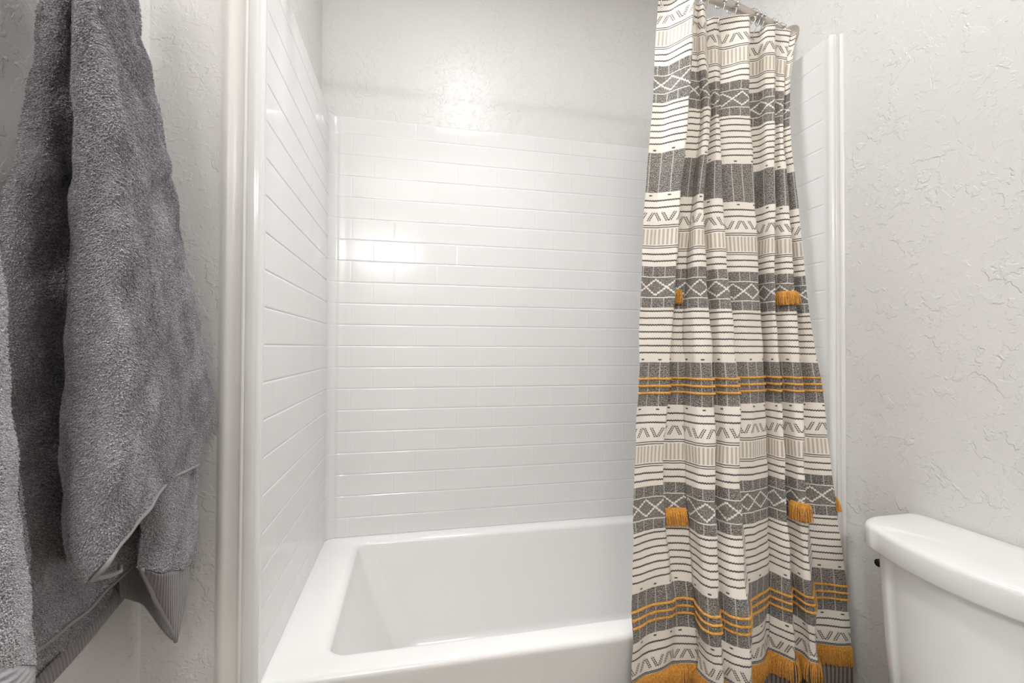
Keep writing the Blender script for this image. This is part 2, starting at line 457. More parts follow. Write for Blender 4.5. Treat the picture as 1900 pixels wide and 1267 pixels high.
# ------------------------------------------------------------------ bathtub
def rrect(x0, x1, y0, y1, rad, n=10):
    P = []
    for cx, cy, a0 in ((x1-rad, y1-rad, 0), (x0+rad, y1-rad, 90), (x0+rad, y0+rad, 180), (x1-rad, y0+rad, 270)):
        for i in range(n+1):
            an = math.radians(a0+90*i/n); P.append((cx+rad*math.cos(an), cy+rad*math.sin(an)))
    # resample the straight sides so that every loop has the same count
    Q = []
    for i in range(len(P)):
        p, q = P[i], P[(i+1) % len(P)]
        Q.append(p)
        if i % (n+1) == n:
            for k in range(1, 8): Q.append((p[0]+(q[0]-p[0])*k/8, p[1]+(q[1]-p[1])*k/8))
    return Q
def build_tub():
    x0, x1, y0, y1 = XL-.018, XRI+.018, 1.006, YP+.009
    ix0, ix1, iy0, iy1 = -.176, .955, 1.080, 1.668
    zr = ZRIM; zb = EYE-1.035
    L = []
    def loop(a_, b_, c_, d_, rad, z): L.append([(p[0], p[1], z) for p in rrect(a_, b_, c_, d_, rad)])
    # apron from the floor up
    loop(x0, x1, y0+.006, y1, .003, 0.0)
    loop(x0, x1, y0+.002, y1, .003, zr-.06)
    loop(x0, x1, y0+.0004, y1, .003, zr-.024)
    loop(x0, x1, y0, y1, .003, zr-.018)
    for k in range(0, 7):
        an = math.pi/2*k/6; rr = .014
        loop(x0, x1, y0+rr*(1-math.cos(an)), y1, .003, zr-rr+rr*math.sin(an))
    loop(x0+.01, x1-.01, y0+.022, y1-.008, .02, zr+.0004)
    g = .020
    loop(ix0-g, ix1+g, iy0-g, iy1+g, .060, zr+.0005)
    for k in range(1, 8):
        an = math.pi/2*k/7; d = g*(1-math.sin(an))
        loop(ix0-d, ix1+d, iy0-d, iy1+d, .040+d, zr-.016*(1-math.cos(an)))
    H = zr-.02-zb
    for t in (.12, .3, .5, .7, .85, .93):
        loop(ix0+.135*t**1.05, ix1-.06*t, iy0+.035*t, iy1-.030*t, .040+.05*t, zr-.02-H*t)
    for k in range(1, 5):
        an = math.pi/2*k/4; s_ = math.sin(an); d = .035*(1-math.cos(an))
        loop(ix0+.128+d, ix1-.057-d, iy0+.033+d, iy1-.028-d, .075, zr-.02-H*(.93+.07*s_))
    loop(ix0+.30, ix1-.25, iy0+.16, iy1-.16, .08, zb-.003)
    n = len(L[0])
    V = [p for l_ in L for p in l_]
    F = grid_faces(len(L), n, wrap=True)
    F.append(tuple((len(L)-1)*n+j for j in range(n)))
    o = mesh('bathtub', V, F, M_tub)
    tag(o, 'white rectangular alcove bathtub with flat rim and straight apron', 'bathtub')
    return o
tub = build_tub()
for name, xa, xb in (('front_flange', XL-.0275, XL-.0185), ('front_flange', XRI+.0185, XRI+.0235)):
    bm = bmesh.new(); box(bm, xa, xb, .987, 1.03, .001, ZRIM)
    frombm(name, bm, M_tub, tub, smooth=False)

# ------------------------------------------------------------------ shower rod and hooks
ZROD = EYE+.930
def rod_y(x): return 1.146-.115*(1-((x-.385)/.71)**2)
rod = empty('shower_rod', (.385, rod_y(.385), ZROD))
tag(rod, 'curved brushed nickel shower curtain rod spanning the tub', 'curtain rod')
xs = np.linspace(XA+.004, XR-.004, 60)
under(tube('rod_tube', [(x, rod_y(x), ZROD) for x in xs], .0118, M_nickel, None, 20), rod)
dome = [(.0285, 0), (.0290, .004), (.0280, .009), (.0250, .015), (.0205, .021), (.0160, .027), (.0135, .033), (.0130, .040)]
for x, sx in ((XR, -1), (XA, 1)):
    V, F = lathe_data(dome, (x-sx*0.0+sx*.0006, rod_y(x-sx*.02 if 0 else x), ZROD), Vector((sx, -.24, 0)), 32)
    under(mesh('wall_bracket', V, F, M_nickel), rod)

# ------------------------------------------------------------------ shower curtain
CURT=[
(0.9,[[0.611, 1.061], [0.64, 1.052], [0.656, 1.023], [0.674, 0.993], [0.712, 1.054], [0.717, 1.056], [0.721, 1.057], [0.722, 1.055], [0.724, 1.058], [0.727, 1.052], [0.731, 1.047], [0.74, 1.052], [0.778, 1.1], [0.783, 1.094], [0.791, 1.087], [0.805, 1.087], [0.807, 1.092], [0.831, 1.078], [0.852, 1.064], [0.879, 1.056], [0.928, 1.118], [0.951, 1.109], [0.953, 1.083], [0.974, 1.076], [0.989, 1.088], [1.002, 1.088], [1.014, 1.084], [1.028, 1.08], [1.028, 1.082], [1.032, 1.078], [1.035, 1.072], [1.035, 1.066]]),
(0.815,[[0.604, 1.061], [0.633, 1.052], [0.649, 1.023], [0.666, 0.993], [0.702, 1.054], [0.709, 1.056], [0.714, 1.057], [0.715, 1.055], [0.719, 1.058], [0.723, 1.052], [0.729, 1.047], [0.739, 1.052], [0.779, 1.1], [0.785, 1.094], [0.793, 1.087], [0.806, 1.087], [0.818, 1.092], [0.838, 1.078], [0.853, 1.064], [0.875, 1.056], [0.923, 1.118], [0.946, 1.109], [0.951, 1.083], [0.974, 1.076], [0.9888, 1.088], [0.9985, 1.088], [1.0083, 1.084], [1.0172, 1.08], [1.0158, 1.082], [1.0198, 1.078], [1.0216, 1.072], [1.0206, 1.066]]),
(0.6,[[0.584, 1.0443], [0.614, 1.039], [0.633, 1.0158], [0.655, 0.9913], [0.686, 1.0489], [0.701, 1.0453], [0.713, 1.0455], [0.718, 1.0426], [0.722, 1.0478], [0.721, 1.0318], [0.728, 1.0251], [0.739, 1.0286], [0.769, 1.0789], [0.772, 1.064], [0.775, 1.0561], [0.784, 1.0556], [0.789, 1.0747], [0.818, 1.0585], [0.843, 1.0498], [0.872, 1.0453], [0.91, 1.1028], [0.932, 1.0871], [0.933, 1.0622], [0.952, 1.0544], [0.967, 1.0767], [0.974, 1.0678], [0.976, 1.0608], [0.981, 1.0557], [0.988, 1.0722], [0.994, 1.0614], [0.997, 1.0545], [0.999, 1.049]]),
(0.39,[[0.557, 1.0279], [0.588, 1.0264], [0.611, 1.0087], [0.633, 0.9897], [0.657, 1.0432], [0.668, 1.0348], [0.679, 1.0343], [0.688, 1.0305], [0.691, 1.0371], [0.687, 1.012], [0.691, 1.0038], [0.703, 1.0058], [0.731, 1.0576], [0.743, 1.0346], [0.756, 1.0259], [0.771, 1.025], [0.787, 1.0571], [0.824, 1.0395], [0.852, 1.036], [0.873, 1.0348], [0.907, 1.0873], [0.918, 1.0658], [0.922, 1.0418], [0.934, 1.0334], [0.954, 1.065], [0.961, 1.048], [0.966, 1.0381], [0.977, 1.032], [0.996, 1.062], [1.0, 1.0452], [1.004, 1.0374], [1.006, 1.0323]]),
(0.06,[[0.528, 1.0022], [0.558, 1.0064], [0.583, 0.9976], [0.607, 0.9872], [0.624, 1.0326], [0.632, 1.0184], [0.642, 1.0167], [0.65, 1.0116], [0.651, 1.0186], [0.656, 0.981], [0.671, 0.9702], [0.695, 0.9699], [0.725, 1.0224], [0.731, 0.9886], [0.745, 0.9784], [0.762, 0.9768], [0.792, 1.0277], [0.824, 1.0097], [0.856, 1.0142], [0.879, 1.0184], [0.907, 1.0611], [0.905, 1.0322], [0.903, 1.0099], [0.908, 1.0002], [0.94, 1.0449], [0.944, 1.017], [0.949, 1.0024], [0.966, 0.9947], [1.004, 1.0442], [1.007, 1.0197], [1.015, 1.0105], [1.02, 1.0061]]),
(-0.09,[[0.518, 0.9905], [0.547, 0.9974], [0.571, 0.9925], [0.595, 0.986], [0.608, 1.0221], [0.622, 1.0109], [0.636, 1.0087], [0.649, 1.0029], [0.647, 1.0045], [0.653, 0.9669], [0.668, 0.9549], [0.693, 0.9536], [0.72, 1.0008], [0.728, 0.9676], [0.743, 0.9568], [0.761, 0.9549], [0.794, 1.0087], [0.826, 0.9961], [0.858, 1.0043], [0.881, 1.0109], [0.902, 1.0436], [0.902, 1.0169], [0.901, 0.9954], [0.906, 0.9852], [0.939, 1.0301], [0.943, 1.0029], [0.946, 0.9862], [0.962, 0.9778], [1.003, 1.0304], [1.015, 1.0081], [1.029, 0.9983], [1.038, 0.9942]]),
(-0.33,[[0.498, 0.9718], [0.527, 0.9829], [0.553, 0.9844], [0.58, 0.9842], [0.584, 1.0054], [0.606, 0.999], [0.627, 0.9959], [0.645, 0.9891], [0.638, 0.9821], [0.642, 0.9443], [0.656, 0.9305], [0.678, 0.9275], [0.699, 0.9662], [0.708, 0.9341], [0.722, 0.9223], [0.739, 0.9199], [0.777, 0.9783], [0.815, 0.9743], [0.851, 0.9885], [0.878, 0.999], [0.885, 1.0155], [0.889, 0.9925], [0.891, 0.9721], [0.897, 0.9611], [0.93, 1.0064], [0.934, 0.9803], [0.933, 0.9603], [0.946, 0.9506], [0.996, 1.0085], [1.018, 0.9896], [1.038, 0.9788], [1.051, 0.9752]]),
(-0.61,[[0.483, 0.95], [0.522, 0.966], [0.56, 0.975], [0.598, 0.982], [0.614, 0.985], [0.63, 0.985], [0.644, 0.981], [0.656, 0.973], [0.645, 0.955], [0.644, 0.918], [0.651, 0.902], [0.668, 0.897], [0.688, 0.925], [0.694, 0.895], [0.708, 0.882], [0.726, 0.879], [0.777, 0.942], [0.808, 0.949], [0.843, 0.97], [0.868, 0.985], [0.87, 0.982], [0.876, 0.964], [0.882, 0.945], [0.889, 0.933], [0.929, 0.978], [0.928, 0.954], [0.923, 0.93], [0.935, 0.919], [0.996, 0.982], [1.025, 0.968], [1.052, 0.956], [1.068, 0.953]]),
(-0.76,[[0.477, 0.945], [0.518, 0.961], [0.558, 0.97], [0.599, 0.977], [0.608, 0.98], [0.628, 0.98], [0.646, 0.976], [0.662, 0.968], [0.649, 0.95], [0.648, 0.913], [0.656, 0.897], [0.673, 0.892], [0.686, 0.92], [0.696, 0.89], [0.711, 0.877], [0.729, 0.874], [0.772, 0.937], [0.805, 0.944], [0.838, 0.965], [0.862, 0.98], [0.863, 0.977], [0.872, 0.959], [0.882, 0.94], [0.892, 0.928], [0.925, 0.973], [0.932, 0.949], [0.928, 0.925], [0.941, 0.914], [0.992, 0.977], [1.038, 0.963], [1.073, 0.951], [1.078, 0.948]]),
(-0.93,[[0.471, 0.9393], [0.513, 0.9553], [0.554, 0.9643], [0.596, 0.9713], [0.605, 0.9743], [0.625, 0.9743], [0.645, 0.9703], [0.663, 0.9623], [0.649, 0.9443], [0.647, 0.9073], [0.654, 0.8913], [0.67, 0.8863], [0.682, 0.9143], [0.694, 0.8843], [0.708, 0.8713], [0.726, 0.8683], [0.77, 0.9313], [0.802, 0.9383], [0.834, 0.9593], [0.858, 0.9743], [0.86, 0.9713], [0.869, 0.9533], [0.881, 0.9343], [0.891, 0.9223], [0.926, 0.9673], [0.932, 0.9433], [0.928, 0.9193], [0.941, 0.9083], [0.99, 0.9713], [1.039, 0.9573], [1.077, 0.9453], [1.078, 0.9423]])]

ZH = EYE+.90                    # hem height
def chaikin(P, k):
    for _ in range(k):
        A = P[:, :-1]*.75+P[:, 1:]*.25; B = P[:, :-1]*.25+P[:, 1:]*.75
        Q = np.empty((P.shape[0], A.shape[1]*2, P.shape[2])); Q[:, 0::2] = A; Q[:, 1::2] = B
        P = np.concatenate([P[:, :1], Q, P[:, -1:]], axis=1)
    return P
def curtain_surface():
    zs = np.array([z for z, _ in CURT])[::-1]; N = np.array([n for _, n in CURT])[::-1]   # ascending z
    # node columns over fine rows (Catmull-Rom along z)
    Z = np.concatenate([np.linspace(.90, -.93, 260)])
    out = np.empty((len(Z), N.shape[1], 2))
    m_ = np.zeros_like(N)
    dz = np.diff(zs)
    sl = np.diff(N, axis=0)/dz[:, None, None]
    m_[1:-1] = (sl[:-1]*dz[1:, None, None]+sl[1:]*dz[:-1, None, None])/(dz[:-1]+dz[1:])[:, None, None]
    m_[0] = sl[0]; m_[-1] = sl[-1]
    for i, z in enumerate(Z):
        k = min(max(np.searchsorted(zs, z)-1, 0), len(zs)-2); h = dz[k]; t = (z-zs[k])/h
        h00 = 2*t**3-3*t*t+1; h10 = t**3-2*t*t+t; h01 = -2*t**3+3*t*t; h11 = t**3-t*t
        out[i] = h00*N[k]+h10*h*m_[k]+h01*N[k+1]+h11*h*m_[k+1]
    # u coordinate: arc length from the middle of each panel
    nP = N.shape[1]//4
    seg = np.linalg.norm(np.diff(out, axis=1), axis=2)
    Uc = np.zeros((len(Z), N.shape[1])); base = 0.0
    ib = int(np.argmin(abs(Z+.5)))
    for p in range(nP):
        Lb = seg[ib, p*4:p*4+3].sum(); mid = base+Lb/2
        cum = np.concatenate([np.zeros((len(Z), 1)), np.cumsum(seg[:, p*4:p*4+3], axis=1)], axis=1)
        Uc[:, p*4:p*4+4] = mid+cum-cum[:, 3:4]/2
        base += Lb+.045
    # intermediate fold nodes hidden behind each overlap
    cols = []
    for j in range(N.shape[1]):
        cols.append(np.concatenate([out[:, j], Uc[:, j:j+1]], axis=1))
        if j % 4 == 3 and j < N.shape[1]-1:
            A = np.concatenate([out[:, j], Uc[:, j:j+1]], 1); B = np.concatenate([out[:, j+1], Uc[:, j+1:j+2]], 1)
            cols.append(A*.6+B*.4); cols.append(A*.25+B*.75)
    P = np.stack(cols, axis=1)
    dens = [P[:, :1]]
    for j in range(P.shape[1]-1):
        a_, b_ = P[:, j:j+1], P[:, j+1:j+2]
        dens += [a_*.5+b_*.5, b_]
    P = np.concatenate(dens, axis=1)
    # anchor ends so that Chaikin keeps panel corners fairly tight
    P = chaikin(P, 2)
    S = np.empty((len(Z), P.shape[1], 3)); S[:, :, 0] = P[:, :, 0]; S[:, :, 1] = P[:, :, 1]; S[:, :, 2] = Z[:, None]+EYE
    U = P[:, :, 2]; Vv = (.90-Z)[:, None]+0*U
    fr = np.linspace(0, 1, P.shape[1])[None, :]
    wd = np.clip((fr-.80)/.16, 0, 1); wd = wd*wd*(3-2*wd)
    S[:, :, 2] -= .020*wd*np.exp(-Vv/.45)
    # slack wrinkles
    du = np.gradient(S, axis=1); dv = np.gradient(S, axis=0)
    Nn = np.cross(du, dv); Nn /= np.maximum(1e-9, np.linalg.norm(Nn, axis=2, keepdims=True))
    w = (.0012*np.sin(U*70+Vv*16+np.sin(Vv*7)*2)+.0009*np.sin(U*38-Vv*29)+.0007*np.sin(Vv*60+U*24))
    env = 1+.9*np.exp(-((Vv-1.55)/.25)**2)
    S = S+Nn*(w*env)[:, :, None]
    return S, U, Vv, Nn, Z
S, CU, CV, CN, CZ = curtain_surface()
if CN[:, :, 1].mean() > 0: CN = -CN
nR, nC = S.shape[:2]
XC = .80
curt = empty('shower_curtain', (XC, 1.0, EYE-.93))
tag(curt, 'cream and black woven boho shower curtain with mustard fringe and tassels', 'shower curtain')
cl = grid('curtain_cloth', S.tolist(), M_curt)
uvl = cl.data.uv_layers.new(name='UVMap')
idx = np.empty(len(cl.data.loops), dtype=np.int32); cl.data.loops.foreach_get('vertex_index', idx)
UVv = np.stack([CU.ravel(), CV.ravel()], 1)[idx]
uvl.data.foreach_set('uv', UVv.ravel().astype(np.float32))
under(cl, curt)
def at_v(v):                     # surface row at v metres below the hem: points, normals
    k = np.interp(v, CV[:, 0], np.arange(nR)); i = min(int(k), nR-2); f = k-i
    return S[i]*(1-f)+S[i+1]*f, CN[i]*(1-f)+CN[i+1]*f, CU[i]*(1-f)+CU[i+1]*f
# three mustard cords stitched along each of the two dark bands
for s_ in (1.758, 1.791, 1.823, 2.758, 2.791, 2.823):
    p, n, _ = at_v(S0+PER*s_)
    # ease the line so that the cord sits just proud of the cloth
    o = tube('cord', [tuple(q) for q in (p+n*.0016)], .0030, M_cord, None, 8)
    under(o, curt)
# fringe of loose yarn, one strip
def strand(acc, pts, w):
    add_data(acc, tube_data(pts, lambda t: w*(1-.35*t), 4, False, False))
def along(v, uu):
    """point, normal at v and arc position uu (0..1 over the columns)"""
    p, n, uc = at_v(v); k = uu*(nC-1); i = min(int(k), nC-2); f = k-i
    return Vector(p[i]*(1-f)+p[i+1]*f), Vector(n[i]*(1-f)+n[i+1]*f)
def col_params(v, step):
    p, n, uc = at_v(v)
    d = np.concatenate([[0], np.cumsum(np.linalg.norm(np.diff(p, axis=0), axis=1))])
    L = np.arange(0, d[-1], step)
    return np.interp(L, d, np.arange(nC))/(nC-1)
acc = ([], [])
vf = S0+PER*3.046
FR = .046
for lay in range(2):
    for q in col_params(vf, .0018):
        q = min(1, max(0, q+random.uniform(-.0006, .0006)))
        p0, n0 = along(vf, q); p1, n1 = along(vf+FR*.5, q); p2, n2 = along(vf+FR*random.uniform(.92, 1.04), q)
        j = Vector((random.uniform(-.003, .003), random.uniform(-.002, .002), 0))
        pts = [p0+n0*.0015, p0*.6+p1*.4+n0*(.0045+.002*lay), p1*.45+p2*.55+n1*(.006+.0025*lay)+j*.6, p2+n2*(.0055+.002*lay)+j]
        strand(acc, pts, .00135)
under(mesh('fringe', acc[0], acc[1], M_yarn), curt)
# heading cord of the fringe
p, n, _ = at_v(vf)
# yarn tassels on the diamond bands
def tassel(pan, f0, f1, v0, h, lift=0):
    """pan: panel index, f0..f1: part of the panel's width, v0: top below the hem"""
    acc = ([], [])
    def cidx(f):                 # panel coordinate to column parameter
        node = pan*6+f*3          # 4 nodes + 2 hidden ones per panel
        return min(1, max(0, node/(N_NODES-1)))
    a0, a1 = cidx(f0), cidx(f1)
    n_ = 34
    for lay in range(3):
        for k in range(n_):
            q = a0+(a1-a0)*(k+random.uniform(.1, .9))/n_
            p0, n0 = along(v0, q); p1, n1 = along(v0+h*.5, q); p2, n2 = along(v0+h*random.uniform(.9, 1.06), q)
            for nn in (n0, n1, n2):
                if nn.y > 0: nn.y *= -.3
            j = Vector((random.uniform(-.004, .004), random.uniform(-.003, .001), 0))
            pts = [p0+n0*.0015, p0*.7+p1*.3+n0*(.004+.003*lay), p1+n1*(.006+.003*lay)+j*.6, p2+n2*(.005+.0035*lay)+j]
            strand(acc, pts, .0014)
    under(mesh('tassel', acc[0], acc[1], M_yarn), curt)
N_NODES = 8*4+7*2
vt1, vt2 = S0+PER*1.340, S0+PER*2.345
tassel(1, .20, .72, vt1, .036)
tassel(6, .15, 1.0, vt1-.006, .036)
tassel(1, .10, .95, vt2+.004, .040)
tassel(6, .25, 1.0, vt2, .042)
tassel(7, .93, 1.0, vt2-.004, .034)

# hooks that carry the curtain: wire over the rod with roller beads, legs down to the hem
def hook_meshes():
    w = ([], [])
    R_ = .0165
    pts = []
    for k in range(17):
        an = math.radians(-60+300*k/16)
        pts.append((0, R_*math.sin(an)*1.0, R_*math.cos(an)))
    pts += [(0, -.0105, -.020), (0, -.0015, -.032), (0, .0075, -.045), (0, .0100, -.056), (0, .006, -.061), (0, .001, -.058)]
    add_data(w, tube_data(pts, .0013, 6))
    V, F = w
    me = bpy.data.meshes.new('wire'); me.from_pydata([tuple(v) for v in V], [], F); me.materials.append(M_chrome)
    me.polygons.foreach_set('use_smooth', [True]*len(me.polygons))
    V, F = sphere_data((0, 0, 0), .0042)
    mb = bpy.data.meshes.new('roller_bead'); mb.from_pydata([tuple(v) for v in V], [], F); mb.materials.append(M_chrome)
    mb.polygons.foreach_set('use_smooth', [True]*len(mb.polygons))
    return me, mb
mw, mbd = hook_meshes()
HX = [.615, .655, .690, .722, .748, .800, .842, .915, .932, .950, 1.000, 1.035]
HOOK_LABELS = [
 'leftmost chrome roller curtain hook on the rod, above the curtain edge',
 'second chrome roller curtain hook from the left on the rod',
 'chrome roller curtain hook third from the left on the rod',
 'chrome roller curtain hook above the narrow fold left of the gap',
 'chrome roller curtain hook just left of the open gap under the rod',
 'chrome roller curtain hook standing alone in the open gap under the rod',
 'chrome roller curtain hook at left end of the widest flat fold',
 'leftmost chrome hook of the tight trio right of the widest fold',
 'middle chrome hook of the tight trio right of the widest fold',
 'rightmost chrome hook of the tight trio right of the widest fold',
 'second last chrome roller curtain hook before the right wall bracket',
 'last chrome roller curtain hook beside the right wall bracket']
for i, x in enumerate(HX):
    h = empty('curtain_hook', (x, rod_y(x), ZROD))
    h.rotation_euler = (0, 0, math.atan2(.115*2*(x-.385)/.71**2, 1)+random.uniform(-.25, .25))
    tag(h, HOOK_LABELS[i], 'curtain hook', 'roller hooks along the curtain rod')
    wr = bpy.data.objects.new('wire', mw); C.objects.link(wr); wr.parent = h
    for (yy, zz) in ((-.0165, .0005), (-.0160, -.0085)):
        b = bpy.data.objects.new('roller_bead', mbd); C.objects.link(b); b.parent = h; b.location = (.0015, yy, zz)
    wr.location = (0, 0, 0)

# ------------------------------------------------------------------ toilet
def loft(name, loops, m, cap0=True, cap1=True):
    n = len(loops[0]); V = [p for l_ in loops for p in l_]; F = grid_faces(len(loops), n, wrap=True)
    if cap0: F.append(tuple(range(n))[::-1])
    if cap1: F.append(tuple((len(loops)-1)*n+j for j in range(n)))
    bm = bmesh.new(); vs = [bm.verts.new(p) for p in V]
    for f in F: bm.faces.new([vs[i] for i in f])
    return frombm(name, bm, m)
YC, HW = .602, .212             # tank centre and half width along the wall
XBK = 1.0915
def tank_outline(inset=0., z=0., bow=.036, n=14):
    hw = HW-inset; xb = XBK-inset*.3; xs_ = .9175+inset     # side front corner, bows to the middle
    P = []
    def rc(cx, cy, rad, a0, a1, k=8):
        for i in range(k+1):
            an = math.radians(a0+(a1-a0)*i/k); P.append((cx+rad*math.cos(an), cy+rad*math.sin(an), z))
    rb, rf = .022, .066
    rc(xb-rb, YC+hw-rb, rb, 0, 90)
    rc(xs_+rf, YC+hw-rf, rf, 90, 165)
    for i in range(n+1):
        q = -1+2*i/n; y = YC-(hw-rf*.75)*q
        P.append((xs_-bow*(1-q*q)+.0025, y, z))
    rc(xs_+rf, YC-hw+rf, rf, 195, 270)
    rc(xb-rb, YC-hw+rb, rb, 270, 360)
    return P
toilet = empty('toilet', (.75, YC, 0))
tag(toilet, 'white two piece toilet whose tank stands against the right wall', 'toilet')
zl = EYE-.358
loops = [tank_outline(.022, zl-.052), tank_outline(.006, zl-.052), tank_outline(.002, zl-.0505), tank_outline(0, zl-.047)]
loops += [tank_outline(0, zl-.014)]
for k in range(1, 7):
    an = math.pi/2*k/6; loops.append(tank_outline(.012*(1-math.cos(an)), zl-.014+.012*math.sin(an)))
base = tank_outline(.012, zl)
for f_, dz in ((.9, .0004), (.6, .0008), (.3, .0010)):
    loops.append([(1.0+(x-1.0)*f_, YC+(y-YC)*f_, zl+dz) for x, y, z in base])
under(loft('tank_lid', loops, M_porc), toilet)
loops = []
for z, ins in ((zl-.37, .045), (zl-.362, .033), (zl-.35, .028), (zl-.25, .0235), (zl-.15, .0195), (zl-.075, .0175), (zl-.053, .017), (zl-.048, .017)):
    loops.append(tank_outline(ins, z))
under(loft('tank', loops, M_porc), toilet)
# flush lever on the tub side of the tank front
yl = YC+HW-.0185
acc = ([], [])
add_data(acc, lathe_data([(.0135, 0), (.0135, .004), (.010, .008), (.006, .010), (.006, .016)], (1.000, yl, zl-.106), (0, 1, 0), 20))
pts = [(.992, yl+.015, zl-.106), (1.005, yl+.017, zl-.107), (1.030, yl+.017, zl-.110), (1.056, yl+.015, zl-.114)]
add_data(acc, tube_data(pts, lambda t: .0085-.002*t, 10))
under(mesh('flush_lever', acc[0], acc[1], M_lever), toilet)
# bowl, seat and lid (below the frame)
def oval(cx, hx, hy, z, n=40, blunt=.0):
    P = []
    for i in range(n):
        an = 2*math.pi*i/n; c_, s_ = math.cos(an), math.sin(an)
        x = c_*hx*(1.0 if c_ < 0 else .80); P.append((cx+x, YC+s_*hy*(1 if c_ < 0 else 1-.1*c_), z))
    return P
loops = [oval(.74, .24, .115, 0), oval(.74, .235, .11, .02), oval(.74, .20, .09, .08), oval(.74, .20, .095, .17), oval(.70, .25, .14, .27),
         oval(.68, .29, .175, .36), oval(.68, .30, .182, .385), oval(.68, .295, .178, .395), oval(.66, .23, .125, .395), oval(.66, .20, .10, .34), oval(.68, .10, .06, .22)]
under(loft('bowl', loops, M_porc), toilet)
bm = bmesh.new(); box(bm, .86, 1.06, YC-.11, YC+.11, .30, zl-.366)
bmesh.ops.bevel(bm, geom=bm.edges[:], offset=.02, segments=3, affect='EDGES')
under(frombm('tank_base', bm, M_porc), toilet)
loops = [oval(.665, .295, .182, .397), oval(.665, .300, .187, .402), oval(.665, .300, .187, .412), oval(.665, .292, .180, .418)]
under(loft('seat', loops, M_seat), toilet)
loops = [oval(.665, .292, .182, .419), oval(.665, .298, .187, .424), oval(.665, .298, .187, .432), oval(.665, .285, .176, .438), oval(.665, .15, .09, .440)]
under(loft('seat_lid', loops, M_seat), toilet)

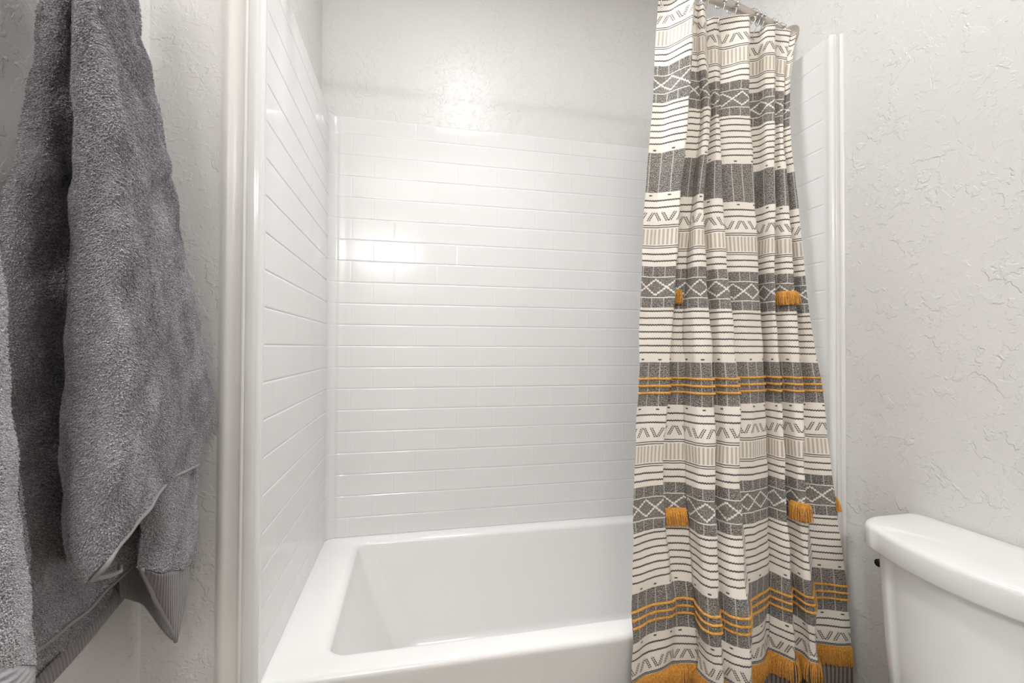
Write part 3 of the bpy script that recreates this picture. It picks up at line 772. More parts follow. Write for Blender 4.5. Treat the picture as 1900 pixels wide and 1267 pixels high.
# ------------------------------------------------------------------ towels on wall hooks
gA=[[[-0.447,0.708,0.693],[-0.446,0.709,0.694],[-0.445,0.71,0.696],[-0.443,0.712,0.699],[-0.441,0.714,0.702],[-0.439,0.717,0.706],[-0.437,0.72,0.71],[-0.435,0.724,0.715],[-0.434,0.728,0.72],[-0.433,0.732,0.724]],[[-0.451,0.706,0.642],[-0.449,0.706,0.643],[-0.447,0.707,0.646],[-0.444,0.709,0.649],[-0.442,0.713,0.655],[-0.441,0.717,0.661],[-0.439,0.722,0.667],[-0.438,0.726,0.673],[-0.435,0.73,0.679],[-0.432,0.732,0.683]],[[-0.455,0.705,0.594],[-0.453,0.705,0.595],[-0.45,0.706,0.597],[-0.447,0.708,0.602],[-0.445,0.714,0.61],[-0.444,0.719,0.618],[-0.443,0.725,0.626],[-0.44,0.729,0.632],[-0.436,0.73,0.637],[-0.431,0.73,0.64]],[[-0.461,0.708,0.547],[-0.458,0.707,0.548],[-0.454,0.706,0.55],[-0.45,0.707,0.555],[-0.447,0.713,0.564],[-0.446,0.719,0.573],[-0.444,0.725,0.582],[-0.441,0.729,0.589],[-0.435,0.728,0.594],[-0.428,0.725,0.596]],[[-0.467,0.708,0.499],[-0.461,0.704,0.498],[-0.455,0.701,0.499],[-0.449,0.7,0.504],[-0.446,0.706,0.513],[-0.445,0.714,0.525],[-0.444,0.722,0.536],[-0.441,0.728,0.545],[-0.435,0.727,0.551],[-0.426,0.723,0.553]],[[-0.468,0.701,0.447],[-0.46,0.695,0.445],[-0.452,0.69,0.446],[-0.445,0.689,0.451],[-0.443,0.696,0.463],[-0.445,0.709,0.477],[-0.446,0.722,0.492],[-0.444,0.731,0.505],[-0.437,0.731,0.512],[-0.428,0.725,0.515]],[[-0.465,0.689,0.393],[-0.458,0.684,0.392],[-0.45,0.681,0.395],[-0.444,0.682,0.402],[-0.443,0.693,0.416],[-0.447,0.709,0.433],[-0.45,0.726,0.451],[-0.45,0.738,0.466],[-0.443,0.739,0.475],[-0.43,0.73,0.477]],[[-0.466,0.684,0.344],[-0.46,0.681,0.345],[-0.453,0.678,0.349],[-0.447,0.681,0.358],[-0.447,0.694,0.373],[-0.45,0.711,0.391],[-0.453,0.729,0.409],[-0.452,0.741,0.425],[-0.444,0.742,0.435],[-0.431,0.733,0.438]],[[-0.47,0.68,0.297],[-0.463,0.677,0.298],[-0.456,0.676,0.304],[-0.45,0.679,0.314],[-0.449,0.692,0.329],[-0.451,0.709,0.346],[-0.453,0.727,0.364],[-0.451,0.739,0.38],[-0.442,0.739,0.391],[-0.429,0.73,0.396]],[[-0.47,0.672,0.249],[-0.463,0.668,0.25],[-0.455,0.666,0.256],[-0.448,0.67,0.266],[-0.446,0.683,0.282],[-0.448,0.701,0.299],[-0.45,0.719,0.317],[-0.448,0.732,0.334],[-0.439,0.734,0.346],[-0.426,0.726,0.354]],[[-0.467,0.658,0.201],[-0.459,0.655,0.202],[-0.451,0.654,0.209],[-0.445,0.658,0.22],[-0.443,0.672,0.236],[-0.445,0.692,0.253],[-0.448,0.712,0.271],[-0.446,0.727,0.289],[-0.438,0.732,0.304],[-0.426,0.727,0.314]],[[-0.465,0.648,0.155],[-0.458,0.645,0.157],[-0.45,0.645,0.165],[-0.444,0.651,0.177],[-0.443,0.667,0.193],[-0.446,0.688,0.21],[-0.449,0.71,0.228],[-0.448,0.728,0.248],[-0.44,0.735,0.264],[-0.428,0.732,0.276]],[[-0.467,0.644,0.112],[-0.461,0.642,0.115],[-0.453,0.643,0.123],[-0.447,0.65,0.135],[-0.446,0.667,0.152],[-0.449,0.689,0.169],[-0.452,0.712,0.187],[-0.451,0.731,0.206],[-0.443,0.739,0.223],[-0.431,0.737,0.237]],[[-0.47,0.64,0.07],[-0.464,0.639,0.074],[-0.456,0.64,0.082],[-0.45,0.647,0.094],[-0.449,0.665,0.111],[-0.451,0.687,0.127],[-0.454,0.71,0.144],[-0.452,0.729,0.163],[-0.444,0.737,0.181],[-0.431,0.736,0.196]],[[-0.469,0.631,0.029],[-0.462,0.63,0.032],[-0.454,0.631,0.041],[-0.448,0.638,0.053],[-0.446,0.656,0.069],[-0.449,0.678,0.084],[-0.451,0.701,0.101],[-0.449,0.721,0.12],[-0.441,0.73,0.138],[-0.428,0.73,0.154]],[[-0.464,0.618,-0.011],[-0.457,0.616,-0.008],[-0.449,0.618,0.001],[-0.443,0.625,0.014],[-0.441,0.643,0.029],[-0.444,0.666,0.043],[-0.446,0.69,0.059],[-0.445,0.711,0.077],[-0.437,0.721,0.096],[-0.424,0.722,0.113]],[[-0.462,0.608,-0.049],[-0.455,0.608,-0.046],[-0.447,0.609,-0.037],[-0.441,0.617,-0.024],[-0.44,0.636,-0.01],[-0.442,0.659,0.004],[-0.445,0.684,0.018],[-0.444,0.705,0.036],[-0.436,0.717,0.055],[-0.423,0.718,0.073]],[[-0.463,0.605,-0.087],[-0.457,0.605,-0.084],[-0.449,0.607,-0.074],[-0.443,0.616,-0.062],[-0.441,0.635,-0.048],[-0.444,0.657,-0.035],[-0.447,0.683,-0.021],[-0.445,0.705,-0.004],[-0.437,0.717,0.015],[-0.424,0.719,0.034]],[[-0.464,0.604,-0.125],[-0.458,0.605,-0.121],[-0.45,0.607,-0.112],[-0.444,0.616,-0.1],[-0.442,0.635,-0.086],[-0.445,0.659,-0.074],[-0.448,0.684,-0.061],[-0.446,0.704,-0.044],[-0.438,0.716,-0.025],[-0.425,0.719,-0.006]],[[-0.461,0.598,-0.161],[-0.454,0.598,-0.158],[-0.447,0.602,-0.148],[-0.441,0.612,-0.137],[-0.439,0.633,-0.124],[-0.442,0.658,-0.113],[-0.445,0.683,-0.101],[-0.444,0.705,-0.084],[-0.436,0.716,-0.065],[-0.423,0.714,-0.045]],[[-0.456,0.589,-0.195],[-0.449,0.591,-0.192],[-0.442,0.595,-0.183],[-0.436,0.606,-0.172],[-0.435,0.628,-0.161],[-0.437,0.655,-0.151],[-0.44,0.682,-0.14],[-0.439,0.705,-0.125],[-0.431,0.717,-0.105],[-0.418,0.718,-0.084]],[[-0.455,0.586,-0.231],[-0.448,0.589,-0.228],[-0.44,0.594,-0.22],[-0.434,0.607,-0.209],[-0.432,0.63,-0.199],[-0.435,0.66,-0.192],[-0.437,0.69,-0.182],[-0.436,0.718,-0.168],[-0.428,0.735,-0.15],[-0.415,0.742,-0.128]],[[-0.457,0.588,-0.268],[-0.45,0.592,-0.266],[-0.442,0.598,-0.258],[-0.436,0.613,-0.249],[-0.434,0.639,-0.24],[-0.436,0.67,-0.235],[-0.438,0.703,-0.227],[-0.437,0.735,-0.215],[-0.428,0.758,-0.197],[-0.415,0.77,-0.175]],[[-0.457,0.589,-0.305],[-0.45,0.593,-0.303],[-0.443,0.6,-0.296],[-0.437,0.616,-0.288],[-0.435,0.645,-0.282],[-0.438,0.68,-0.279],[-0.44,0.717,-0.274],[-0.438,0.753,-0.264],[-0.43,0.78,-0.247],[-0.416,0.798,-0.227]],[[-0.453,0.586,-0.34],[-0.446,0.589,-0.338],[-0.439,0.596,-0.33],[-0.433,0.613,-0.323],[-0.433,0.643,-0.319],[-0.436,0.68,-0.319],[-0.439,0.722,-0.318],[-0.437,0.763,-0.311],[-0.429,0.796,-0.298],[-0.417,0.82,-0.279]],[[-0.449,0.583,-0.374],[-0.442,0.585,-0.372],[-0.434,0.592,-0.364],[-0.428,0.607,-0.357],[-0.428,0.637,-0.354],[-0.431,0.674,-0.356],[-0.434,0.715,-0.357],[-0.433,0.759,-0.353],[-0.426,0.798,-0.344],[-0.414,0.829,-0.328]]]
gB=[[[-0.436,0.711,0.699],[-0.421,0.683,0.672],[-0.414,0.67,0.659],[-0.407,0.66,0.649],[-0.401,0.653,0.642],[-0.396,0.647,0.637],[-0.39,0.639,0.629],[-0.386,0.636,0.627],[-0.387,0.639,0.63],[-0.391,0.648,0.639],[-0.395,0.657,0.649],[-0.398,0.666,0.658],[-0.401,0.674,0.666],[-0.403,0.68,0.672],[-0.406,0.686,0.679],[-0.408,0.69,0.683]],[[-0.436,0.712,0.666],[-0.419,0.68,0.636],[-0.41,0.665,0.622],[-0.402,0.653,0.61],[-0.395,0.644,0.602],[-0.389,0.637,0.596],[-0.381,0.628,0.588],[-0.377,0.624,0.585],[-0.378,0.628,0.59],[-0.383,0.64,0.602],[-0.388,0.652,0.615],[-0.393,0.663,0.627],[-0.396,0.672,0.636],[-0.398,0.679,0.643],[-0.401,0.686,0.65],[-0.403,0.69,0.655]],[[-0.437,0.713,0.632],[-0.417,0.677,0.6],[-0.407,0.66,0.585],[-0.397,0.646,0.572],[-0.389,0.635,0.562],[-0.382,0.627,0.556],[-0.372,0.616,0.547],[-0.368,0.612,0.545],[-0.37,0.618,0.552],[-0.376,0.632,0.567],[-0.382,0.647,0.583],[-0.387,0.66,0.596],[-0.39,0.67,0.606],[-0.393,0.677,0.614],[-0.396,0.685,0.622],[-0.398,0.69,0.627]],[[-0.438,0.715,0.599],[-0.415,0.674,0.565],[-0.403,0.655,0.548],[-0.392,0.639,0.534],[-0.382,0.626,0.523],[-0.374,0.616,0.516],[-0.363,0.604,0.507],[-0.359,0.6,0.506],[-0.361,0.608,0.514],[-0.369,0.625,0.532],[-0.376,0.642,0.55],[-0.382,0.657,0.565],[-0.385,0.667,0.576],[-0.387,0.675,0.584],[-0.391,0.685,0.593],[-0.393,0.691,0.599]],[[-0.438,0.716,0.566],[-0.412,0.671,0.53],[-0.399,0.649,0.512],[-0.387,0.63,0.496],[-0.375,0.616,0.484],[-0.366,0.605,0.477],[-0.355,0.592,0.468],[-0.351,0.589,0.468],[-0.353,0.598,0.478],[-0.362,0.618,0.498],[-0.37,0.637,0.518],[-0.376,0.652,0.533],[-0.379,0.664,0.545],[-0.381,0.673,0.555],[-0.386,0.684,0.565],[-0.388,0.691,0.571]],[[-0.439,0.716,0.532],[-0.41,0.667,0.494],[-0.395,0.642,0.476],[-0.381,0.622,0.459],[-0.368,0.605,0.446],[-0.358,0.594,0.439],[-0.346,0.58,0.431],[-0.342,0.578,0.433],[-0.346,0.589,0.444],[-0.355,0.612,0.466],[-0.364,0.633,0.486],[-0.369,0.649,0.502],[-0.373,0.661,0.515],[-0.376,0.672,0.526],[-0.381,0.684,0.537],[-0.384,0.692,0.544]],[[-0.439,0.717,0.497],[-0.407,0.662,0.459],[-0.391,0.635,0.44],[-0.375,0.612,0.422],[-0.361,0.594,0.408],[-0.35,0.582,0.402],[-0.338,0.569,0.395],[-0.334,0.568,0.398],[-0.338,0.581,0.411],[-0.349,0.605,0.433],[-0.357,0.627,0.455],[-0.363,0.644,0.472],[-0.366,0.658,0.485],[-0.37,0.671,0.497],[-0.376,0.686,0.509],[-0.379,0.695,0.517]],[[-0.438,0.716,0.462],[-0.403,0.657,0.424],[-0.386,0.627,0.405],[-0.369,0.603,0.386],[-0.355,0.585,0.373],[-0.344,0.573,0.368],[-0.331,0.559,0.362],[-0.327,0.559,0.365],[-0.331,0.573,0.378],[-0.342,0.598,0.402],[-0.35,0.621,0.423],[-0.356,0.639,0.441],[-0.36,0.655,0.456],[-0.364,0.671,0.469],[-0.371,0.687,0.482],[-0.375,0.698,0.491]],[[-0.437,0.715,0.428],[-0.402,0.656,0.392],[-0.385,0.627,0.374],[-0.368,0.603,0.357],[-0.354,0.586,0.345],[-0.344,0.576,0.342],[-0.332,0.565,0.338],[-0.327,0.564,0.342],[-0.33,0.576,0.354],[-0.339,0.599,0.375],[-0.346,0.62,0.395],[-0.35,0.637,0.412],[-0.354,0.653,0.427],[-0.359,0.671,0.441],[-0.367,0.69,0.456],[-0.372,0.702,0.465]],[[-0.436,0.715,0.393],[-0.401,0.655,0.36],[-0.384,0.626,0.344],[-0.367,0.603,0.328],[-0.354,0.587,0.317],[-0.344,0.58,0.315],[-0.333,0.57,0.314],[-0.328,0.57,0.318],[-0.331,0.582,0.33],[-0.338,0.605,0.351],[-0.345,0.625,0.371],[-0.349,0.644,0.389],[-0.354,0.663,0.406],[-0.36,0.683,0.421],[-0.368,0.703,0.435],[-0.372,0.716,0.444]],[[-0.435,0.714,0.358],[-0.4,0.655,0.328],[-0.383,0.626,0.314],[-0.367,0.604,0.299],[-0.354,0.589,0.29],[-0.345,0.584,0.289],[-0.334,0.576,0.289],[-0.329,0.576,0.294],[-0.331,0.587,0.306],[-0.338,0.61,0.327],[-0.344,0.631,0.347],[-0.349,0.652,0.365],[-0.354,0.673,0.384],[-0.361,0.696,0.4],[-0.368,0.718,0.415],[-0.373,0.731,0.424]],[[-0.434,0.713,0.324],[-0.399,0.654,0.297],[-0.382,0.625,0.284],[-0.367,0.605,0.27],[-0.354,0.592,0.262],[-0.346,0.588,0.263],[-0.335,0.58,0.264],[-0.33,0.581,0.269],[-0.331,0.592,0.281],[-0.337,0.614,0.301],[-0.343,0.637,0.322],[-0.348,0.66,0.342],[-0.355,0.685,0.361],[-0.361,0.709,0.378],[-0.369,0.733,0.393],[-0.374,0.747,0.402]],[[-0.433,0.713,0.29],[-0.399,0.654,0.266],[-0.382,0.625,0.254],[-0.367,0.606,0.241],[-0.355,0.594,0.234],[-0.347,0.592,0.236],[-0.336,0.585,0.238],[-0.33,0.585,0.243],[-0.33,0.595,0.255],[-0.336,0.618,0.275],[-0.342,0.641,0.296],[-0.348,0.667,0.317],[-0.355,0.696,0.337],[-0.362,0.723,0.355],[-0.37,0.747,0.369],[-0.375,0.762,0.378]],[[-0.432,0.713,0.256],[-0.399,0.654,0.235],[-0.382,0.626,0.224],[-0.367,0.608,0.212],[-0.356,0.597,0.206],[-0.349,0.596,0.208],[-0.337,0.589,0.211],[-0.33,0.588,0.216],[-0.33,0.598,0.228],[-0.335,0.621,0.248],[-0.341,0.646,0.27],[-0.348,0.675,0.291],[-0.356,0.706,0.313],[-0.363,0.735,0.33],[-0.371,0.761,0.344],[-0.376,0.776,0.353]],[[-0.432,0.712,0.221],[-0.399,0.654,0.203],[-0.382,0.627,0.195],[-0.368,0.609,0.183],[-0.357,0.6,0.177],[-0.35,0.599,0.18],[-0.337,0.592,0.183],[-0.33,0.59,0.189],[-0.329,0.601,0.201],[-0.334,0.624,0.221],[-0.34,0.652,0.243],[-0.348,0.683,0.265],[-0.357,0.717,0.287],[-0.364,0.748,0.304],[-0.372,0.774,0.318],[-0.376,0.789,0.326]],[[-0.432,0.711,0.187],[-0.399,0.654,0.172],[-0.383,0.627,0.165],[-0.369,0.61,0.154],[-0.358,0.602,0.149],[-0.351,0.601,0.152],[-0.337,0.594,0.155],[-0.329,0.592,0.161],[-0.328,0.602,0.173],[-0.333,0.627,0.194],[-0.34,0.657,0.216],[-0.349,0.692,0.238],[-0.358,0.729,0.26],[-0.365,0.76,0.277],[-0.373,0.787,0.29],[-0.377,0.803,0.297]],[[-0.432,0.711,0.153],[-0.4,0.655,0.141],[-0.384,0.628,0.135],[-0.37,0.612,0.124],[-0.359,0.604,0.12],[-0.351,0.603,0.123],[-0.337,0.595,0.127],[-0.328,0.593,0.134],[-0.327,0.604,0.145],[-0.332,0.63,0.166],[-0.34,0.663,0.189],[-0.35,0.701,0.211],[-0.359,0.74,0.232],[-0.366,0.773,0.249],[-0.373,0.8,0.261],[-0.377,0.816,0.268]],[[-0.433,0.711,0.12],[-0.401,0.655,0.11],[-0.385,0.628,0.106],[-0.371,0.613,0.095],[-0.36,0.605,0.09],[-0.352,0.604,0.094],[-0.336,0.596,0.098],[-0.327,0.594,0.105],[-0.325,0.605,0.117],[-0.331,0.634,0.138],[-0.34,0.67,0.161],[-0.35,0.71,0.183],[-0.36,0.752,0.204],[-0.367,0.785,0.219],[-0.373,0.813,0.23],[-0.377,0.829,0.237]],[[-0.434,0.711,0.086],[-0.402,0.656,0.079],[-0.386,0.629,0.076],[-0.372,0.614,0.066],[-0.361,0.606,0.061],[-0.352,0.605,0.064],[-0.335,0.596,0.07],[-0.326,0.594,0.077],[-0.325,0.607,0.089],[-0.331,0.638,0.11],[-0.341,0.677,0.133],[-0.351,0.72,0.154],[-0.361,0.763,0.174],[-0.367,0.798,0.189],[-0.373,0.826,0.199],[-0.377,0.842,0.205]],[[-0.435,0.711,0.052],[-0.403,0.656,0.048],[-0.387,0.63,0.046],[-0.373,0.615,0.036],[-0.362,0.607,0.032],[-0.351,0.605,0.035],[-0.334,0.596,0.041],[-0.325,0.594,0.049],[-0.324,0.609,0.061],[-0.331,0.643,0.081],[-0.341,0.685,0.104],[-0.352,0.73,0.124],[-0.361,0.775,0.143],[-0.367,0.81,0.157],[-0.373,0.838,0.166],[-0.376,0.855,0.172]],[[-0.436,0.712,0.019],[-0.404,0.657,0.017],[-0.388,0.63,0.017],[-0.374,0.615,0.007],[-0.362,0.607,0.002],[-0.351,0.605,0.006],[-0.333,0.595,0.012],[-0.324,0.595,0.021],[-0.323,0.611,0.033],[-0.331,0.648,0.052],[-0.342,0.693,0.074],[-0.353,0.741,0.093],[-0.362,0.786,0.112],[-0.367,0.822,0.124],[-0.372,0.851,0.132],[-0.375,0.868,0.137]],[[-0.437,0.712,-0.015],[-0.405,0.657,-0.014],[-0.389,0.63,-0.013],[-0.375,0.615,-0.023],[-0.362,0.607,-0.027],[-0.35,0.604,-0.024],[-0.332,0.595,-0.016],[-0.323,0.597,-0.008],[-0.323,0.615,0.004],[-0.332,0.655,0.023],[-0.343,0.702,0.044],[-0.354,0.752,0.062],[-0.362,0.798,0.079],[-0.366,0.834,0.09],[-0.372,0.864,0.097],[-0.374,0.881,0.102]],[[-0.438,0.713,-0.048],[-0.406,0.658,-0.045],[-0.39,0.63,-0.043],[-0.375,0.614,-0.052],[-0.361,0.605,-0.056],[-0.349,0.603,-0.053],[-0.331,0.595,-0.045],[-0.322,0.598,-0.036],[-0.323,0.618,-0.025],[-0.333,0.662,-0.007],[-0.344,0.712,0.013],[-0.355,0.763,0.029],[-0.362,0.81,0.045],[-0.366,0.848,0.055],[-0.371,0.878,0.061],[-0.374,0.897,0.065]],[[-0.439,0.713,-0.082],[-0.406,0.657,-0.075],[-0.39,0.63,-0.072],[-0.374,0.613,-0.081],[-0.36,0.603,-0.085],[-0.348,0.601,-0.081],[-0.33,0.594,-0.073],[-0.322,0.599,-0.065],[-0.323,0.622,-0.054],[-0.334,0.668,-0.038],[-0.345,0.721,-0.02],[-0.356,0.774,-0.004],[-0.362,0.823,0.01],[-0.365,0.861,0.019],[-0.37,0.894,0.024],[-0.373,0.913,0.027]],[[-0.44,0.713,-0.115],[-0.407,0.657,-0.106],[-0.39,0.629,-0.102],[-0.374,0.612,-0.11],[-0.359,0.6,-0.114],[-0.346,0.596,-0.109],[-0.329,0.589,-0.101],[-0.322,0.597,-0.093],[-0.324,0.626,-0.084],[-0.335,0.675,-0.069],[-0.346,0.729,-0.052],[-0.356,0.784,-0.039],[-0.361,0.834,-0.026],[-0.364,0.874,-0.019],[-0.369,0.909,-0.015],[-0.372,0.93,-0.012]],[[-0.44,0.713,-0.149],[-0.407,0.656,-0.137],[-0.39,0.628,-0.131],[-0.373,0.61,-0.139],[-0.358,0.597,-0.142],[-0.345,0.592,-0.137],[-0.329,0.584,-0.128],[-0.322,0.592,-0.12],[-0.325,0.62,-0.112],[-0.336,0.677,-0.1],[-0.347,0.736,-0.086],[-0.356,0.792,-0.074],[-0.361,0.843,-0.063],[-0.363,0.885,-0.057],[-0.368,0.921,-0.055],[-0.371,0.944,-0.053]],[[-0.44,0.714,-0.182],[-0.406,0.657,-0.167],[-0.389,0.628,-0.16],[-0.372,0.609,-0.168],[-0.357,0.596,-0.17],[-0.345,0.591,-0.165],[-0.329,0.584,-0.156],[-0.323,0.591,-0.147],[-0.326,0.615,-0.139],[-0.337,0.669,-0.129],[-0.349,0.734,-0.118],[-0.357,0.8,-0.11],[-0.36,0.851,-0.101],[-0.362,0.896,-0.097],[-0.367,0.934,-0.096],[-0.37,0.959,-0.095]],[[-0.44,0.714,-0.216],[-0.406,0.656,-0.198],[-0.388,0.628,-0.189],[-0.371,0.609,-0.197],[-0.356,0.597,-0.199],[-0.344,0.591,-0.194],[-0.329,0.585,-0.184],[-0.324,0.593,-0.176],[-0.327,0.617,-0.168],[-0.338,0.665,-0.159],[-0.35,0.723,-0.148],[-0.358,0.785,-0.142],[-0.362,0.847,-0.137],[-0.364,0.899,-0.136],[-0.368,0.943,-0.138],[-0.371,0.972,-0.139]],[[-0.439,0.719,-0.251],[-0.405,0.66,-0.23],[-0.387,0.631,-0.22],[-0.37,0.613,-0.227],[-0.355,0.6,-0.229],[-0.344,0.593,-0.223],[-0.33,0.588,-0.213],[-0.325,0.596,-0.205],[-0.328,0.619,-0.198],[-0.339,0.666,-0.189],[-0.351,0.72,-0.179],[-0.36,0.772,-0.173],[-0.363,0.828,-0.169],[-0.366,0.877,-0.17],[-0.372,0.919,-0.173],[-0.375,0.947,-0.175]],[[-0.438,0.728,-0.288],[-0.404,0.667,-0.264],[-0.386,0.638,-0.252],[-0.369,0.621,-0.26],[-0.354,0.608,-0.262],[-0.344,0.599,-0.254],[-0.331,0.59,-0.242],[-0.326,0.595,-0.232],[-0.329,0.619,-0.226],[-0.34,0.667,-0.22],[-0.351,0.719,-0.211],[-0.36,0.77,-0.206],[-0.365,0.82,-0.203],[-0.369,0.863,-0.204],[-0.375,0.901,-0.208],[-0.379,0.926,-0.211]]]
gC=[[[-0.389,0.766,-0.186],[-0.381,0.766,-0.177],[-0.373,0.769,-0.168],[-0.369,0.777,-0.16],[-0.367,0.791,-0.153],[-0.369,0.816,-0.156],[-0.373,0.849,-0.161],[-0.381,0.889,-0.167],[-0.389,0.935,-0.173]],[[-0.389,0.767,-0.197],[-0.379,0.765,-0.188],[-0.371,0.765,-0.18],[-0.365,0.772,-0.173],[-0.363,0.786,-0.167],[-0.365,0.811,-0.17],[-0.371,0.846,-0.176],[-0.379,0.889,-0.183],[-0.389,0.938,-0.191]],[[-0.389,0.769,-0.207],[-0.378,0.764,-0.199],[-0.369,0.763,-0.191],[-0.363,0.768,-0.185],[-0.361,0.782,-0.18],[-0.363,0.808,-0.185],[-0.369,0.844,-0.191],[-0.378,0.889,-0.199],[-0.389,0.941,-0.208]],[[-0.389,0.769,-0.218],[-0.378,0.764,-0.21],[-0.368,0.762,-0.203],[-0.361,0.766,-0.198],[-0.359,0.78,-0.194],[-0.361,0.806,-0.199],[-0.368,0.843,-0.207],[-0.378,0.89,-0.216],[-0.389,0.944,-0.226]],[[-0.389,0.77,-0.229],[-0.378,0.765,-0.222],[-0.368,0.763,-0.216],[-0.362,0.768,-0.212],[-0.359,0.782,-0.209],[-0.362,0.808,-0.214],[-0.368,0.845,-0.223],[-0.378,0.891,-0.232],[-0.389,0.945,-0.243]],[[-0.389,0.771,-0.239],[-0.378,0.767,-0.234],[-0.369,0.767,-0.229],[-0.363,0.773,-0.227],[-0.361,0.787,-0.225],[-0.363,0.813,-0.231],[-0.369,0.849,-0.24],[-0.378,0.894,-0.249],[-0.389,0.947,-0.261]],[[-0.389,0.772,-0.25],[-0.379,0.771,-0.246],[-0.371,0.772,-0.244],[-0.366,0.78,-0.242],[-0.364,0.795,-0.241],[-0.366,0.821,-0.248],[-0.371,0.855,-0.257],[-0.379,0.899,-0.267],[-0.389,0.948,-0.278]],[[-0.389,0.772,-0.26],[-0.381,0.774,-0.259],[-0.374,0.778,-0.258],[-0.369,0.788,-0.258],[-0.368,0.804,-0.259],[-0.369,0.829,-0.266],[-0.374,0.863,-0.275],[-0.381,0.903,-0.285],[-0.389,0.949,-0.295]],[[-0.389,0.773,-0.271],[-0.382,0.777,-0.271],[-0.376,0.784,-0.272],[-0.373,0.795,-0.275],[-0.371,0.813,-0.276],[-0.373,0.838,-0.284],[-0.376,0.87,-0.293],[-0.382,0.908,-0.303],[-0.389,0.951,-0.313]],[[-0.389,0.773,-0.281],[-0.383,0.779,-0.283],[-0.378,0.788,-0.286],[-0.375,0.801,-0.29],[-0.374,0.819,-0.293],[-0.375,0.844,-0.301],[-0.378,0.875,-0.311],[-0.383,0.911,-0.32],[-0.389,0.952,-0.33]],[[-0.389,0.773,-0.292],[-0.384,0.78,-0.295],[-0.379,0.789,-0.3],[-0.376,0.802,-0.305],[-0.375,0.821,-0.309],[-0.376,0.845,-0.317],[-0.379,0.875,-0.328],[-0.384,0.911,-0.337],[-0.389,0.952,-0.347]],[[-0.389,0.774,-0.302],[-0.383,0.78,-0.307],[-0.379,0.788,-0.312],[-0.376,0.8,-0.317],[-0.374,0.817,-0.322],[-0.376,0.841,-0.331],[-0.379,0.871,-0.342],[-0.383,0.908,-0.352],[-0.389,0.95,-0.363]],[[-0.389,0.774,-0.313],[-0.383,0.778,-0.317],[-0.377,0.784,-0.323],[-0.374,0.794,-0.329],[-0.372,0.81,-0.334],[-0.374,0.833,-0.343],[-0.377,0.862,-0.354],[-0.383,0.9,-0.365],[-0.389,0.942,-0.377]],[[-0.389,0.774,-0.323],[-0.381,0.775,-0.328],[-0.375,0.779,-0.333],[-0.371,0.788,-0.34],[-0.369,0.803,-0.346],[-0.371,0.826,-0.355],[-0.375,0.856,-0.367],[-0.381,0.892,-0.378],[-0.389,0.935,-0.39]]]
gD=[[[-0.477,0.609,-0.314],[-0.475,0.617,-0.336],[-0.472,0.626,-0.358],[-0.47,0.635,-0.381],[-0.467,0.644,-0.406],[-0.465,0.654,-0.431]],[[-0.475,0.642,-0.296],[-0.473,0.651,-0.319],[-0.471,0.661,-0.343],[-0.468,0.672,-0.368],[-0.466,0.683,-0.393],[-0.463,0.695,-0.42]],[[-0.474,0.667,-0.284],[-0.471,0.677,-0.308],[-0.469,0.689,-0.333],[-0.467,0.701,-0.359],[-0.464,0.713,-0.386],[-0.462,0.727,-0.415]],[[-0.472,0.695,-0.271],[-0.47,0.707,-0.296],[-0.468,0.72,-0.322],[-0.465,0.733,-0.349],[-0.463,0.748,-0.378],[-0.46,0.763,-0.408]],[[-0.471,0.749,-0.24],[-0.468,0.764,-0.267],[-0.466,0.78,-0.295],[-0.464,0.797,-0.325],[-0.461,0.815,-0.356],[-0.459,0.834,-0.39]],[[-0.469,0.761,-0.224],[-0.467,0.777,-0.251],[-0.464,0.794,-0.28],[-0.462,0.812,-0.309],[-0.46,0.831,-0.341],[-0.457,0.851,-0.375]],[[-0.468,0.777,-0.204],[-0.465,0.794,-0.231],[-0.463,0.812,-0.26],[-0.46,0.831,-0.29],[-0.458,0.851,-0.323],[-0.456,0.873,-0.357]],[[-0.466,0.787,-0.184],[-0.464,0.805,-0.211],[-0.461,0.823,-0.24],[-0.459,0.843,-0.27],[-0.457,0.864,-0.302],[-0.454,0.887,-0.337]],[[-0.465,0.792,-0.165],[-0.462,0.81,-0.192],[-0.46,0.829,-0.221],[-0.457,0.849,-0.251],[-0.455,0.871,-0.283],[-0.453,0.894,-0.317]],[[-0.463,0.792,-0.138],[-0.461,0.81,-0.164],[-0.458,0.829,-0.192],[-0.456,0.85,-0.221],[-0.453,0.872,-0.253],[-0.451,0.895,-0.286]]]
